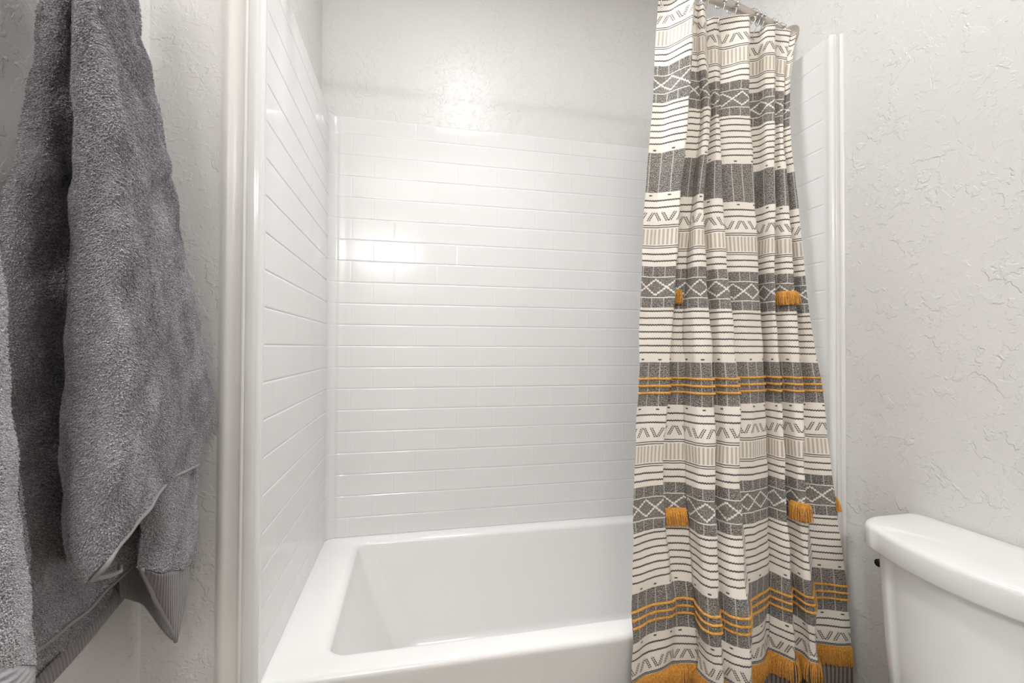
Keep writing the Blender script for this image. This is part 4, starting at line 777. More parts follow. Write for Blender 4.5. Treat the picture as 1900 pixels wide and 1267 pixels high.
gR=[[[-0.388,0.772,-0.324],[-0.379,0.774,-0.329],[-0.372,0.779,-0.336],[-0.369,0.791,-0.343],[-0.368,0.812,-0.351],[-0.372,0.844,-0.364],[-0.379,0.884,-0.377],[-0.388,0.931,-0.391]],[[-0.39,0.784,-0.34],[-0.382,0.786,-0.345],[-0.376,0.792,-0.352],[-0.372,0.804,-0.359],[-0.372,0.823,-0.367],[-0.376,0.852,-0.379],[-0.382,0.889,-0.392],[-0.389,0.931,-0.405]],[[-0.391,0.796,-0.357],[-0.384,0.799,-0.362],[-0.379,0.805,-0.369],[-0.376,0.816,-0.376],[-0.376,0.835,-0.384],[-0.379,0.861,-0.395],[-0.384,0.893,-0.407],[-0.391,0.93,-0.42]],[[-0.392,0.808,-0.375],[-0.387,0.812,-0.38],[-0.383,0.818,-0.386],[-0.38,0.829,-0.393],[-0.38,0.846,-0.4],[-0.383,0.869,-0.411],[-0.387,0.898,-0.422],[-0.392,0.93,-0.434]],[[-0.394,0.82,-0.393],[-0.39,0.825,-0.398],[-0.386,0.831,-0.404],[-0.384,0.841,-0.411],[-0.384,0.856,-0.419],[-0.386,0.876,-0.429],[-0.39,0.9,-0.439],[-0.394,0.927,-0.45]],[[-0.395,0.838,-0.416],[-0.392,0.842,-0.421],[-0.39,0.848,-0.427],[-0.388,0.856,-0.433],[-0.388,0.868,-0.44],[-0.39,0.883,-0.449],[-0.392,0.902,-0.458],[-0.395,0.923,-0.467]],[[-0.397,0.857,-0.441],[-0.395,0.86,-0.445],[-0.393,0.865,-0.451],[-0.392,0.871,-0.456],[-0.392,0.88,-0.462],[-0.393,0.891,-0.469],[-0.395,0.904,-0.476],[-0.397,0.919,-0.484]],[[-0.398,0.878,-0.472],[-0.397,0.881,-0.475],[-0.397,0.884,-0.478],[-0.396,0.888,-0.482],[-0.396,0.894,-0.486],[-0.397,0.9,-0.491],[-0.397,0.907,-0.495],[-0.398,0.915,-0.5]],[[-0.4,0.903,-0.508],[-0.4,0.904,-0.509],[-0.4,0.905,-0.51],[-0.4,0.907,-0.511],[-0.4,0.908,-0.512],[-0.4,0.909,-0.513],[-0.4,0.911,-0.514],[-0.4,0.912,-0.515]]]
gE=[[[-0.439,0.822,-0.356],[-0.439,0.824,-0.367],[-0.439,0.826,-0.379],[-0.439,0.828,-0.39]],[[-0.439,0.861,-0.349],[-0.439,0.862,-0.371],[-0.439,0.862,-0.393],[-0.439,0.863,-0.415]],[[-0.439,0.89,-0.393],[-0.439,0.89,-0.408],[-0.439,0.89,-0.422],[-0.439,0.89,-0.436]],[[-0.439,0.928,-0.454],[-0.439,0.927,-0.463],[-0.439,0.925,-0.471],[-0.439,0.924,-0.479]],[[-0.439,0.97,-0.522],[-0.439,0.966,-0.522],[-0.439,0.963,-0.523],[-0.439,0.959,-0.524]],[[-0.439,0.995,-0.559],[-0.439,0.993,-0.559],[-0.439,0.992,-0.559],[-0.439,0.991,-0.559]]]
gBand=[[[-0.463,0.651,-0.429],[-0.46,0.654,-0.432],[-0.459,0.659,-0.437],[-0.46,0.667,-0.444],[-0.462,0.677,-0.452]],[[-0.461,0.692,-0.419],[-0.459,0.695,-0.422],[-0.457,0.701,-0.427],[-0.458,0.71,-0.434],[-0.461,0.721,-0.443]],[[-0.46,0.724,-0.413],[-0.457,0.726,-0.416],[-0.456,0.731,-0.421],[-0.457,0.739,-0.428],[-0.459,0.751,-0.437]],[[-0.458,0.759,-0.406],[-0.456,0.761,-0.41],[-0.454,0.765,-0.414],[-0.455,0.773,-0.421],[-0.458,0.784,-0.43]],[[-0.457,0.831,-0.388],[-0.454,0.827,-0.392],[-0.453,0.827,-0.398],[-0.454,0.83,-0.405],[-0.456,0.837,-0.415]],[[-0.455,0.847,-0.373],[-0.452,0.847,-0.379],[-0.451,0.85,-0.387],[-0.452,0.857,-0.397],[-0.455,0.867,-0.408]],[[-0.454,0.869,-0.355],[-0.451,0.868,-0.363],[-0.45,0.869,-0.372],[-0.451,0.875,-0.383],[-0.453,0.884,-0.395]],[[-0.452,0.883,-0.335],[-0.449,0.881,-0.342],[-0.448,0.882,-0.35],[-0.449,0.887,-0.359],[-0.452,0.895,-0.37]],[[-0.451,0.89,-0.316],[-0.448,0.887,-0.319],[-0.447,0.887,-0.323],[-0.447,0.89,-0.329],[-0.45,0.898,-0.337]],[[-0.449,0.891,-0.284],[-0.446,0.887,-0.286],[-0.445,0.886,-0.288],[-0.446,0.89,-0.291],[-0.448,0.897,-0.296]]]
gT=[[[-0.432,0.518,0.441],[-0.426,0.51,0.434],[-0.422,0.504,0.429],[-0.419,0.5,0.425],[-0.417,0.497,0.422],[-0.416,0.495,0.42],[-0.415,0.493,0.419],[-0.414,0.492,0.417],[-0.413,0.49,0.416],[-0.413,0.488,0.414],[-0.412,0.487,0.413],[-0.411,0.485,0.412],[-0.411,0.485,0.411],[-0.424,0.499,0.423]],[[-0.43,0.511,0.404],[-0.422,0.501,0.397],[-0.417,0.494,0.391],[-0.413,0.49,0.387],[-0.41,0.486,0.385],[-0.409,0.484,0.383],[-0.407,0.483,0.382],[-0.407,0.482,0.381],[-0.406,0.48,0.38],[-0.405,0.479,0.379],[-0.404,0.477,0.378],[-0.403,0.476,0.377],[-0.403,0.476,0.376],[-0.416,0.491,0.388]],[[-0.427,0.503,0.369],[-0.418,0.493,0.361],[-0.411,0.486,0.356],[-0.407,0.48,0.352],[-0.403,0.477,0.35],[-0.401,0.476,0.349],[-0.4,0.475,0.348],[-0.399,0.474,0.348],[-0.398,0.474,0.348],[-0.397,0.473,0.347],[-0.396,0.472,0.347],[-0.395,0.471,0.346],[-0.395,0.472,0.347],[-0.407,0.488,0.359]],[[-0.425,0.496,0.334],[-0.414,0.485,0.327],[-0.406,0.477,0.322],[-0.4,0.471,0.318],[-0.397,0.468,0.317],[-0.394,0.467,0.316],[-0.393,0.467,0.316],[-0.392,0.467,0.316],[-0.391,0.467,0.316],[-0.389,0.466,0.316],[-0.388,0.466,0.316],[-0.387,0.466,0.317],[-0.386,0.467,0.317],[-0.399,0.484,0.329]],[[-0.423,0.489,0.301],[-0.41,0.477,0.294],[-0.401,0.468,0.289],[-0.394,0.462,0.286],[-0.39,0.46,0.284],[-0.387,0.459,0.284],[-0.386,0.459,0.284],[-0.384,0.459,0.285],[-0.383,0.46,0.286],[-0.381,0.46,0.286],[-0.38,0.46,0.287],[-0.378,0.461,0.287],[-0.378,0.463,0.289],[-0.391,0.481,0.301]],[[-0.42,0.482,0.269],[-0.406,0.469,0.262],[-0.396,0.459,0.257],[-0.388,0.453,0.254],[-0.383,0.45,0.253],[-0.38,0.45,0.253],[-0.378,0.45,0.253],[-0.377,0.451,0.254],[-0.375,0.452,0.255],[-0.374,0.453,0.256],[-0.372,0.453,0.257],[-0.37,0.454,0.258],[-0.37,0.457,0.259],[-0.383,0.477,0.271]],[[-0.418,0.475,0.238],[-0.402,0.461,0.231],[-0.39,0.45,0.226],[-0.382,0.444,0.224],[-0.377,0.441,0.222],[-0.373,0.441,0.223],[-0.371,0.441,0.223],[-0.37,0.443,0.224],[-0.368,0.444,0.226],[-0.366,0.445,0.226],[-0.364,0.446,0.227],[-0.362,0.448,0.229],[-0.361,0.451,0.231],[-0.375,0.472,0.242]],[[-0.416,0.469,0.208],[-0.399,0.454,0.202],[-0.387,0.443,0.197],[-0.378,0.437,0.195],[-0.372,0.434,0.194],[-0.368,0.434,0.194],[-0.366,0.435,0.195],[-0.364,0.437,0.197],[-0.362,0.439,0.198],[-0.36,0.44,0.199],[-0.358,0.442,0.2],[-0.356,0.444,0.201],[-0.355,0.447,0.204],[-0.369,0.469,0.214]],[[-0.416,0.465,0.18],[-0.399,0.451,0.175],[-0.387,0.441,0.171],[-0.378,0.435,0.169],[-0.372,0.433,0.169],[-0.368,0.433,0.17],[-0.366,0.435,0.171],[-0.364,0.438,0.172],[-0.362,0.44,0.173],[-0.36,0.442,0.175],[-0.358,0.444,0.176],[-0.356,0.447,0.178],[-0.355,0.452,0.18],[-0.369,0.475,0.19]],[[-0.416,0.462,0.152],[-0.399,0.448,0.148],[-0.387,0.438,0.146],[-0.378,0.433,0.144],[-0.372,0.432,0.144],[-0.368,0.432,0.145],[-0.366,0.435,0.146],[-0.364,0.438,0.148],[-0.362,0.441,0.149],[-0.36,0.444,0.15],[-0.358,0.447,0.152],[-0.356,0.451,0.153],[-0.355,0.456,0.156],[-0.369,0.48,0.164]],[[-0.416,0.458,0.125],[-0.399,0.445,0.122],[-0.387,0.436,0.12],[-0.378,0.431,0.119],[-0.372,0.43,0.119],[-0.368,0.432,0.12],[-0.366,0.435,0.121],[-0.364,0.439,0.123],[-0.362,0.443,0.124],[-0.36,0.446,0.126],[-0.358,0.45,0.127],[-0.356,0.454,0.129],[-0.355,0.461,0.131],[-0.369,0.486,0.139]],[[-0.416,0.454,0.099],[-0.399,0.442,0.097],[-0.387,0.434,0.095],[-0.378,0.43,0.095],[-0.372,0.429,0.095],[-0.368,0.431,0.096],[-0.366,0.435,0.097],[-0.364,0.44,0.098],[-0.362,0.444,0.1],[-0.36,0.449,0.101],[-0.358,0.453,0.102],[-0.356,0.458,0.104],[-0.355,0.466,0.106],[-0.369,0.492,0.113]],[[-0.416,0.451,0.073],[-0.399,0.439,0.072],[-0.387,0.431,0.071],[-0.378,0.428,0.07],[-0.372,0.428,0.071],[-0.368,0.431,0.071],[-0.366,0.435,0.073],[-0.364,0.44,0.074],[-0.362,0.446,0.075],[-0.36,0.451,0.076],[-0.358,0.456,0.077],[-0.356,0.462,0.079],[-0.355,0.471,0.08],[-0.369,0.499,0.086]],[[-0.416,0.447,0.048],[-0.399,0.436,0.047],[-0.387,0.429,0.046],[-0.378,0.426,0.046],[-0.372,0.427,0.047],[-0.368,0.43,0.047],[-0.366,0.435,0.048],[-0.364,0.44,0.049],[-0.362,0.446,0.05],[-0.36,0.452,0.051],[-0.358,0.458,0.052],[-0.356,0.465,0.053],[-0.355,0.474,0.054],[-0.369,0.503,0.057]],[[-0.416,0.444,0.023],[-0.399,0.433,0.023],[-0.387,0.426,0.023],[-0.378,0.424,0.023],[-0.372,0.425,0.023],[-0.368,0.429,0.023],[-0.366,0.434,0.024],[-0.364,0.44,0.024],[-0.362,0.447,0.025],[-0.36,0.453,0.025],[-0.358,0.46,0.026],[-0.356,0.467,0.026],[-0.355,0.477,0.027],[-0.369,0.507,0.029]],[[-0.416,0.441,-0.001],[-0.399,0.43,-0.001],[-0.387,0.424,-0.001],[-0.378,0.422,-0.001],[-0.372,0.423,-0.001],[-0.368,0.427,-0.001],[-0.366,0.433,-0.001],[-0.364,0.44,-0.001],[-0.362,0.447,-0.001],[-0.36,0.454,-0.001],[-0.358,0.461,-0.001],[-0.356,0.47,-0.001],[-0.355,0.48,-0.001],[-0.369,0.511,-0.0]],[[-0.416,0.438,-0.025],[-0.399,0.427,-0.024],[-0.387,0.422,-0.024],[-0.378,0.42,-0.024],[-0.372,0.421,-0.024],[-0.368,0.426,-0.024],[-0.366,0.432,-0.025],[-0.364,0.439,-0.025],[-0.362,0.447,-0.026],[-0.36,0.454,-0.026],[-0.358,0.462,-0.027],[-0.356,0.471,-0.027],[-0.355,0.483,-0.028],[-0.369,0.514,-0.03]],[[-0.416,0.434,-0.048],[-0.399,0.424,-0.047],[-0.387,0.419,-0.047],[-0.378,0.417,-0.047],[-0.372,0.419,-0.047],[-0.368,0.424,-0.048],[-0.366,0.431,-0.049],[-0.364,0.438,-0.05],[-0.362,0.446,-0.051],[-0.36,0.454,-0.052],[-0.358,0.462,-0.053],[-0.356,0.472,-0.054],[-0.355,0.484,-0.056],[-0.369,0.516,-0.06]],[[-0.416,0.431,-0.071],[-0.399,0.422,-0.069],[-0.387,0.417,-0.069],[-0.378,0.415,-0.069],[-0.372,0.418,-0.07],[-0.368,0.423,-0.071],[-0.366,0.43,-0.072],[-0.364,0.438,-0.074],[-0.362,0.446,-0.076],[-0.36,0.454,-0.078],[-0.358,0.463,-0.079],[-0.356,0.473,-0.082],[-0.355,0.486,-0.084],[-0.369,0.52,-0.09]],[[-0.416,0.428,-0.093],[-0.399,0.419,-0.092],[-0.387,0.414,-0.091],[-0.378,0.413,-0.091],[-0.372,0.416,-0.092],[-0.368,0.422,-0.094],[-0.366,0.429,-0.096],[-0.364,0.437,-0.098],[-0.362,0.446,-0.101],[-0.36,0.455,-0.103],[-0.358,0.465,-0.106],[-0.356,0.475,-0.109],[-0.355,0.489,-0.113],[-0.369,0.524,-0.121]],[[-0.416,0.425,-0.115],[-0.399,0.416,-0.113],[-0.387,0.412,-0.113],[-0.378,0.412,-0.113],[-0.372,0.415,-0.114],[-0.368,0.42,-0.117],[-0.366,0.428,-0.119],[-0.364,0.437,-0.123],[-0.362,0.446,-0.126],[-0.36,0.456,-0.129],[-0.358,0.466,-0.133],[-0.356,0.478,-0.137],[-0.355,0.492,-0.142],[-0.369,0.528,-0.153]],[[-0.416,0.422,-0.137],[-0.399,0.414,-0.134],[-0.387,0.41,-0.134],[-0.378,0.41,-0.135],[-0.372,0.413,-0.136],[-0.368,0.419,-0.139],[-0.366,0.428,-0.143],[-0.364,0.437,-0.147],[-0.362,0.447,-0.151],[-0.36,0.457,-0.155],[-0.358,0.468,-0.16],[-0.356,0.48,-0.165],[-0.355,0.496,-0.171],[-0.369,0.533,-0.185]],[[-0.416,0.419,-0.158],[-0.399,0.411,-0.155],[-0.387,0.408,-0.155],[-0.378,0.408,-0.156],[-0.372,0.412,-0.158],[-0.368,0.419,-0.162],[-0.366,0.427,-0.166],[-0.364,0.437,-0.171],[-0.362,0.448,-0.176],[-0.36,0.459,-0.182],[-0.358,0.471,-0.187],[-0.356,0.484,-0.194],[-0.355,0.5,-0.202],[-0.369,0.539,-0.219]],[[-0.416,0.417,-0.178],[-0.399,0.409,-0.176],[-0.387,0.405,-0.176],[-0.378,0.406,-0.177],[-0.372,0.41,-0.18],[-0.368,0.417,-0.184],[-0.366,0.426,-0.189],[-0.364,0.436,-0.195],[-0.362,0.447,-0.201],[-0.36,0.459,-0.207],[-0.358,0.471,-0.214],[-0.356,0.485,-0.222],[-0.355,0.502,-0.231],[-0.369,0.542,-0.251]],[[-0.416,0.414,-0.199],[-0.399,0.406,-0.196],[-0.387,0.403,-0.196],[-0.378,0.404,-0.198],[-0.372,0.409,-0.201],[-0.368,0.416,-0.206],[-0.366,0.426,-0.212],[-0.364,0.436,-0.219],[-0.362,0.448,-0.226],[-0.36,0.46,-0.234],[-0.358,0.473,-0.242],[-0.356,0.488,-0.251],[-0.355,0.506,-0.262],[-0.369,0.547,-0.285]],[[-0.416,0.411,-0.218],[-0.399,0.404,-0.216],[-0.387,0.401,-0.216],[-0.378,0.403,-0.218],[-0.372,0.407,-0.222],[-0.368,0.415,-0.228],[-0.366,0.425,-0.235],[-0.364,0.437,-0.243],[-0.362,0.449,-0.251],[-0.36,0.462,-0.26],[-0.358,0.475,-0.27],[-0.356,0.491,-0.281],[-0.355,0.511,-0.294],[-0.369,0.553,-0.321]]]
gTb=[[[-0.416,0.411,-0.218],[-0.399,0.404,-0.216],[-0.387,0.401,-0.216],[-0.378,0.403,-0.218],[-0.372,0.407,-0.222],[-0.368,0.415,-0.228],[-0.366,0.425,-0.235],[-0.364,0.437,-0.243],[-0.362,0.449,-0.251],[-0.36,0.462,-0.26],[-0.358,0.475,-0.27],[-0.356,0.491,-0.281],[-0.355,0.511,-0.294],[-0.369,0.553,-0.321]],[[-0.416,0.41,-0.229],[-0.399,0.403,-0.226],[-0.387,0.4,-0.226],[-0.378,0.401,-0.228],[-0.372,0.406,-0.233],[-0.368,0.414,-0.239],[-0.366,0.424,-0.246],[-0.364,0.436,-0.255],[-0.362,0.448,-0.263],[-0.36,0.461,-0.273],[-0.358,0.475,-0.283],[-0.356,0.491,-0.295],[-0.355,0.51,-0.309],[-0.369,0.553,-0.337]],[[-0.416,0.408,-0.239],[-0.399,0.401,-0.236],[-0.387,0.399,-0.236],[-0.378,0.4,-0.238],[-0.372,0.405,-0.243],[-0.368,0.413,-0.249],[-0.366,0.423,-0.257],[-0.364,0.434,-0.266],[-0.362,0.446,-0.275],[-0.36,0.459,-0.285],[-0.358,0.473,-0.296],[-0.356,0.489,-0.308],[-0.355,0.509,-0.323],[-0.369,0.551,-0.352]],[[-0.416,0.407,-0.249],[-0.399,0.4,-0.246],[-0.387,0.397,-0.246],[-0.378,0.399,-0.248],[-0.372,0.404,-0.253],[-0.368,0.411,-0.26],[-0.366,0.421,-0.268],[-0.364,0.433,-0.277],[-0.362,0.445,-0.287],[-0.36,0.458,-0.297],[-0.358,0.472,-0.308],[-0.356,0.488,-0.321],[-0.355,0.507,-0.336],[-0.369,0.55,-0.367]],[[-0.416,0.406,-0.258],[-0.399,0.399,-0.256],[-0.387,0.396,-0.256],[-0.378,0.397,-0.258],[-0.372,0.402,-0.263],[-0.368,0.41,-0.27],[-0.366,0.42,-0.279],[-0.364,0.431,-0.288],[-0.362,0.443,-0.298],[-0.36,0.456,-0.309],[-0.358,0.47,-0.321],[-0.356,0.486,-0.334],[-0.355,0.505,-0.35],[-0.369,0.548,-0.382]],[[-0.416,0.404,-0.268],[-0.399,0.397,-0.265],[-0.387,0.395,-0.265],[-0.378,0.396,-0.268],[-0.372,0.401,-0.273],[-0.368,0.409,-0.28],[-0.366,0.418,-0.289],[-0.364,0.43,-0.299],[-0.362,0.442,-0.309],[-0.36,0.454,-0.321],[-0.358,0.468,-0.333],[-0.356,0.484,-0.346],[-0.355,0.503,-0.363],[-0.369,0.545,-0.396]],[[-0.416,0.403,-0.278],[-0.399,0.396,-0.275],[-0.387,0.394,-0.275],[-0.378,0.395,-0.278],[-0.372,0.4,-0.283],[-0.368,0.407,-0.291],[-0.366,0.417,-0.3],[-0.364,0.429,-0.31],[-0.362,0.441,-0.321],[-0.36,0.454,-0.333],[-0.358,0.467,-0.345],[-0.356,0.483,-0.36],[-0.355,0.503,-0.377],[-0.369,0.545,-0.412]]]
gT2=[[[-0.403,0.52,0.07],[-0.403,0.523,0.07],[-0.402,0.525,0.071],[-0.4,0.526,0.071],[-0.397,0.527,0.071],[-0.395,0.527,0.071],[-0.392,0.527,0.072]],[[-0.403,0.52,0.055],[-0.403,0.523,0.056],[-0.402,0.526,0.056],[-0.4,0.527,0.056],[-0.397,0.528,0.057],[-0.395,0.529,0.057],[-0.392,0.529,0.057]],[[-0.403,0.52,0.041],[-0.403,0.524,0.041],[-0.402,0.527,0.041],[-0.4,0.529,0.041],[-0.397,0.53,0.042],[-0.395,0.531,0.042],[-0.392,0.531,0.042]],[[-0.403,0.521,0.026],[-0.403,0.525,0.026],[-0.402,0.528,0.026],[-0.4,0.53,0.026],[-0.397,0.531,0.027],[-0.395,0.532,0.027],[-0.392,0.533,0.027]],[[-0.403,0.521,0.011],[-0.403,0.525,0.011],[-0.402,0.528,0.011],[-0.4,0.531,0.011],[-0.397,0.533,0.012],[-0.395,0.534,0.012],[-0.392,0.535,0.012]],[[-0.403,0.521,-0.004],[-0.403,0.526,-0.004],[-0.402,0.529,-0.004],[-0.4,0.532,-0.004],[-0.397,0.534,-0.004],[-0.395,0.536,-0.004],[-0.392,0.538,-0.004]],[[-0.403,0.522,-0.018],[-0.403,0.526,-0.019],[-0.402,0.53,-0.019],[-0.4,0.533,-0.019],[-0.397,0.536,-0.019],[-0.395,0.538,-0.019],[-0.392,0.54,-0.019]],[[-0.403,0.522,-0.033],[-0.403,0.527,-0.033],[-0.402,0.531,-0.034],[-0.4,0.535,-0.034],[-0.397,0.537,-0.034],[-0.395,0.54,-0.035],[-0.392,0.542,-0.035]],[[-0.403,0.522,-0.048],[-0.403,0.528,-0.048],[-0.402,0.532,-0.049],[-0.4,0.536,-0.049],[-0.397,0.539,-0.05],[-0.395,0.542,-0.05],[-0.392,0.544,-0.05]],[[-0.403,0.523,-0.063],[-0.403,0.528,-0.063],[-0.402,0.533,-0.064],[-0.4,0.537,-0.065],[-0.397,0.541,-0.065],[-0.395,0.544,-0.066],[-0.392,0.546,-0.066]],[[-0.403,0.523,-0.077],[-0.403,0.529,-0.078],[-0.402,0.534,-0.079],[-0.4,0.538,-0.08],[-0.397,0.542,-0.081],[-0.395,0.546,-0.082],[-0.392,0.549,-0.082]],[[-0.403,0.523,-0.092],[-0.403,0.53,-0.094],[-0.402,0.535,-0.095],[-0.4,0.54,-0.096],[-0.397,0.544,-0.097],[-0.395,0.548,-0.098],[-0.392,0.552,-0.099]],[[-0.403,0.524,-0.107],[-0.403,0.53,-0.109],[-0.402,0.536,-0.11],[-0.4,0.542,-0.112],[-0.397,0.547,-0.113],[-0.395,0.551,-0.114],[-0.392,0.556,-0.115]],[[-0.403,0.524,-0.122],[-0.403,0.532,-0.124],[-0.402,0.539,-0.126],[-0.4,0.546,-0.128],[-0.397,0.552,-0.13],[-0.395,0.558,-0.132],[-0.392,0.564,-0.133]],[[-0.403,0.524,-0.137],[-0.403,0.533,-0.139],[-0.402,0.54,-0.142],[-0.4,0.547,-0.144],[-0.397,0.554,-0.146],[-0.395,0.56,-0.148],[-0.392,0.567,-0.15]],[[-0.403,0.525,-0.151],[-0.403,0.533,-0.154],[-0.402,0.541,-0.157],[-0.4,0.548,-0.16],[-0.397,0.555,-0.162],[-0.395,0.562,-0.165],[-0.392,0.569,-0.167]],[[-0.403,0.525,-0.166],[-0.403,0.534,-0.17],[-0.402,0.542,-0.173],[-0.4,0.55,-0.176],[-0.397,0.557,-0.179],[-0.395,0.564,-0.182],[-0.392,0.572,-0.185]],[[-0.403,0.525,-0.181],[-0.403,0.535,-0.185],[-0.402,0.544,-0.189],[-0.4,0.552,-0.192],[-0.397,0.56,-0.196],[-0.395,0.568,-0.199],[-0.392,0.576,-0.203]],[[-0.403,0.526,-0.196],[-0.403,0.535,-0.2],[-0.402,0.545,-0.205],[-0.4,0.554,-0.209],[-0.397,0.562,-0.213],[-0.395,0.571,-0.217],[-0.392,0.579,-0.221]],[[-0.403,0.526,-0.211],[-0.403,0.535,-0.215],[-0.402,0.544,-0.22],[-0.4,0.552,-0.224],[-0.397,0.561,-0.228],[-0.395,0.568,-0.232],[-0.392,0.576,-0.236]],[[-0.403,0.526,-0.226],[-0.403,0.535,-0.23],[-0.402,0.544,-0.235],[-0.4,0.551,-0.239],[-0.397,0.559,-0.243],[-0.395,0.566,-0.247],[-0.392,0.574,-0.251]],[[-0.403,0.527,-0.24],[-0.403,0.535,-0.245],[-0.402,0.543,-0.25],[-0.4,0.551,-0.254],[-0.397,0.558,-0.258],[-0.395,0.564,-0.262],[-0.392,0.571,-0.266]]]
gH=[[[-0.363,0.607,-0.259],[-0.361,0.611,-0.263],[-0.367,0.644,-0.276],[-0.375,0.683,-0.29],[-0.383,0.712,-0.299],[-0.391,0.726,-0.298]]]

def up(G): return np.array(G)+np.array([0, 0, EYE])
def refine(G, k=2):              # smooth subdivision of a sheet
    A = np.array(G)
    for ax in (0, 1):
        n = A.shape[ax]; t = np.linspace(0, n-1, (n-1)*k+1)
        i = np.minimum(t.astype(int), n-2); f = t-i
        g = np.gradient(A, axis=ax)
        def tk(B, ii): return np.take(B, ii, axis=ax)
        sh = [1]*A.ndim; sh[ax] = len(t); f = f.reshape(sh)
        A = tk(A, i)*(2*f**3-3*f*f+1)+tk(g, i)*(f**3-2*f*f+f)+tk(A, i+1)*(3*f*f-2*f**3)+tk(g, i+1)*(f**3-f*f)
    return A
def sheet(name, Gs, m, thick=.005, root=None, fuzz=0):
    V, F = [], []
    for G in Gs:
        A = G; n, k = A.shape[:2]; o = len(V)
        V += A.reshape(-1, 3).tolist(); F += grid_faces(n, k, o)
    ob = mesh(name, V, F, m)
    UVs = []
    for k_, A in enumerate(Gs):
        du = np.concatenate([np.zeros((A.shape[0], 1)), np.cumsum(np.linalg.norm(np.diff(A, axis=1), axis=2), axis=1)], 1)
        dv = np.concatenate([np.zeros((1, A.shape[1])), np.cumsum(np.linalg.norm(np.diff(A, axis=0), axis=2), axis=0)], 0)
        mid = du.shape[1]//2; du = du-du[:, mid:mid+1]
        UVs.append(np.stack([du+k_*.37+1, dv+k_*.21+1], 2).reshape(-1, 2))
    UVs = np.concatenate(UVs)
    lay = ob.data.uv_layers.new(name='UVMap'); ix = np.empty(len(ob.data.loops), dtype=np.int32)
    ob.data.loops.foreach_get('vertex_index', ix); lay.data.foreach_set('uv', UVs[ix].ravel().astype(np.float32))
    md = ob.modifiers.new('thick', 'SOLIDIFY'); md.thickness = thick; md.offset = 0
    if root: under(ob, root)
    return ob
def crease(A, amp=1.0):          # soft rumples across the cloth
    z = A[:, :, 2]; y = A[:, :, 1]
    d = .0022*np.sin(z*46+y*30)+.0016*np.sin(z*83-y*47+1)+.0012*np.sin(z*21+y*90)
    d += -.0045*np.exp(-((z-EYE-.43+(y-.7)*.25)/.012)**2)-.004*np.exp(-((z-EYE-.17-(y-.62)*.5)/.012)**2)
    d += -.003*np.exp(-((z-EYE-.30+(y-.8)*.2)/.010)**2)
    A = A.copy(); A[:, :, 0] += d*amp; A[:, :, 1] -= d*amp*.4
    return A
def hook(name, p, label):
    h = empty(name, p); tag(h, label, 'wall hook', 'robe hooks above the towels')
    V, F = lathe_data([(.022, 0), (.022, .004), (.018, .008), (.008, .010)], (XW, p[1], p[2]+.02), (1, 0, 0), 24)
    under(mesh('back_plate', V, F, M_nickel), h)
    q = [(XW+.008, p[1], p[2]+.02), (XW+.03, p[1], p[2]+.012), (XW+.048, p[1], p[2]+.002), (XW+.062, p[1], p[2]+.004), (XW+.070, p[1], p[2]+.020), (XW+.072, p[1], p[2]+.034)]
    under(tube('hook_arm', q, .006, M_nickel, None, 10), h)
    return h
def pile_mat(name, c0, c1):
    t = NT(name); g = t.n('ShaderNodeNewGeometry').outputs['Position']
    n = t.tex('ShaderNodeTexNoise', g, Scale=700.0, Detail=1.0); n2 = t.tex('ShaderNodeTexNoise', g, Scale=14.0, Detail=4.0, Roughness=.65)
    f = t.math('ADD', n.outputs['Fac'], t.math('MULTIPLY', t.math('SUBTRACT', n2.outputs['Fac'], .5), .55))
    t.l(t.mix(t.ramp(f, .25, .8), c0, c1), t.b.inputs['Base Color'])
    t.b.inputs['Roughness'].default_value = .85; t.b.inputs['Specular IOR Level'].default_value = .2
    t.b.inputs['Sheen Weight'].default_value = .5; t.b.inputs['Sheen Roughness'].default_value = .4
    return t.m
M_pile = pile_mat('charcoal_loops', lin((128, 123, 129)), lin((222, 217, 223)))
M_pile2 = pile_mat('grey_loops', lin((186, 184, 189)), lin((238, 236, 241)))
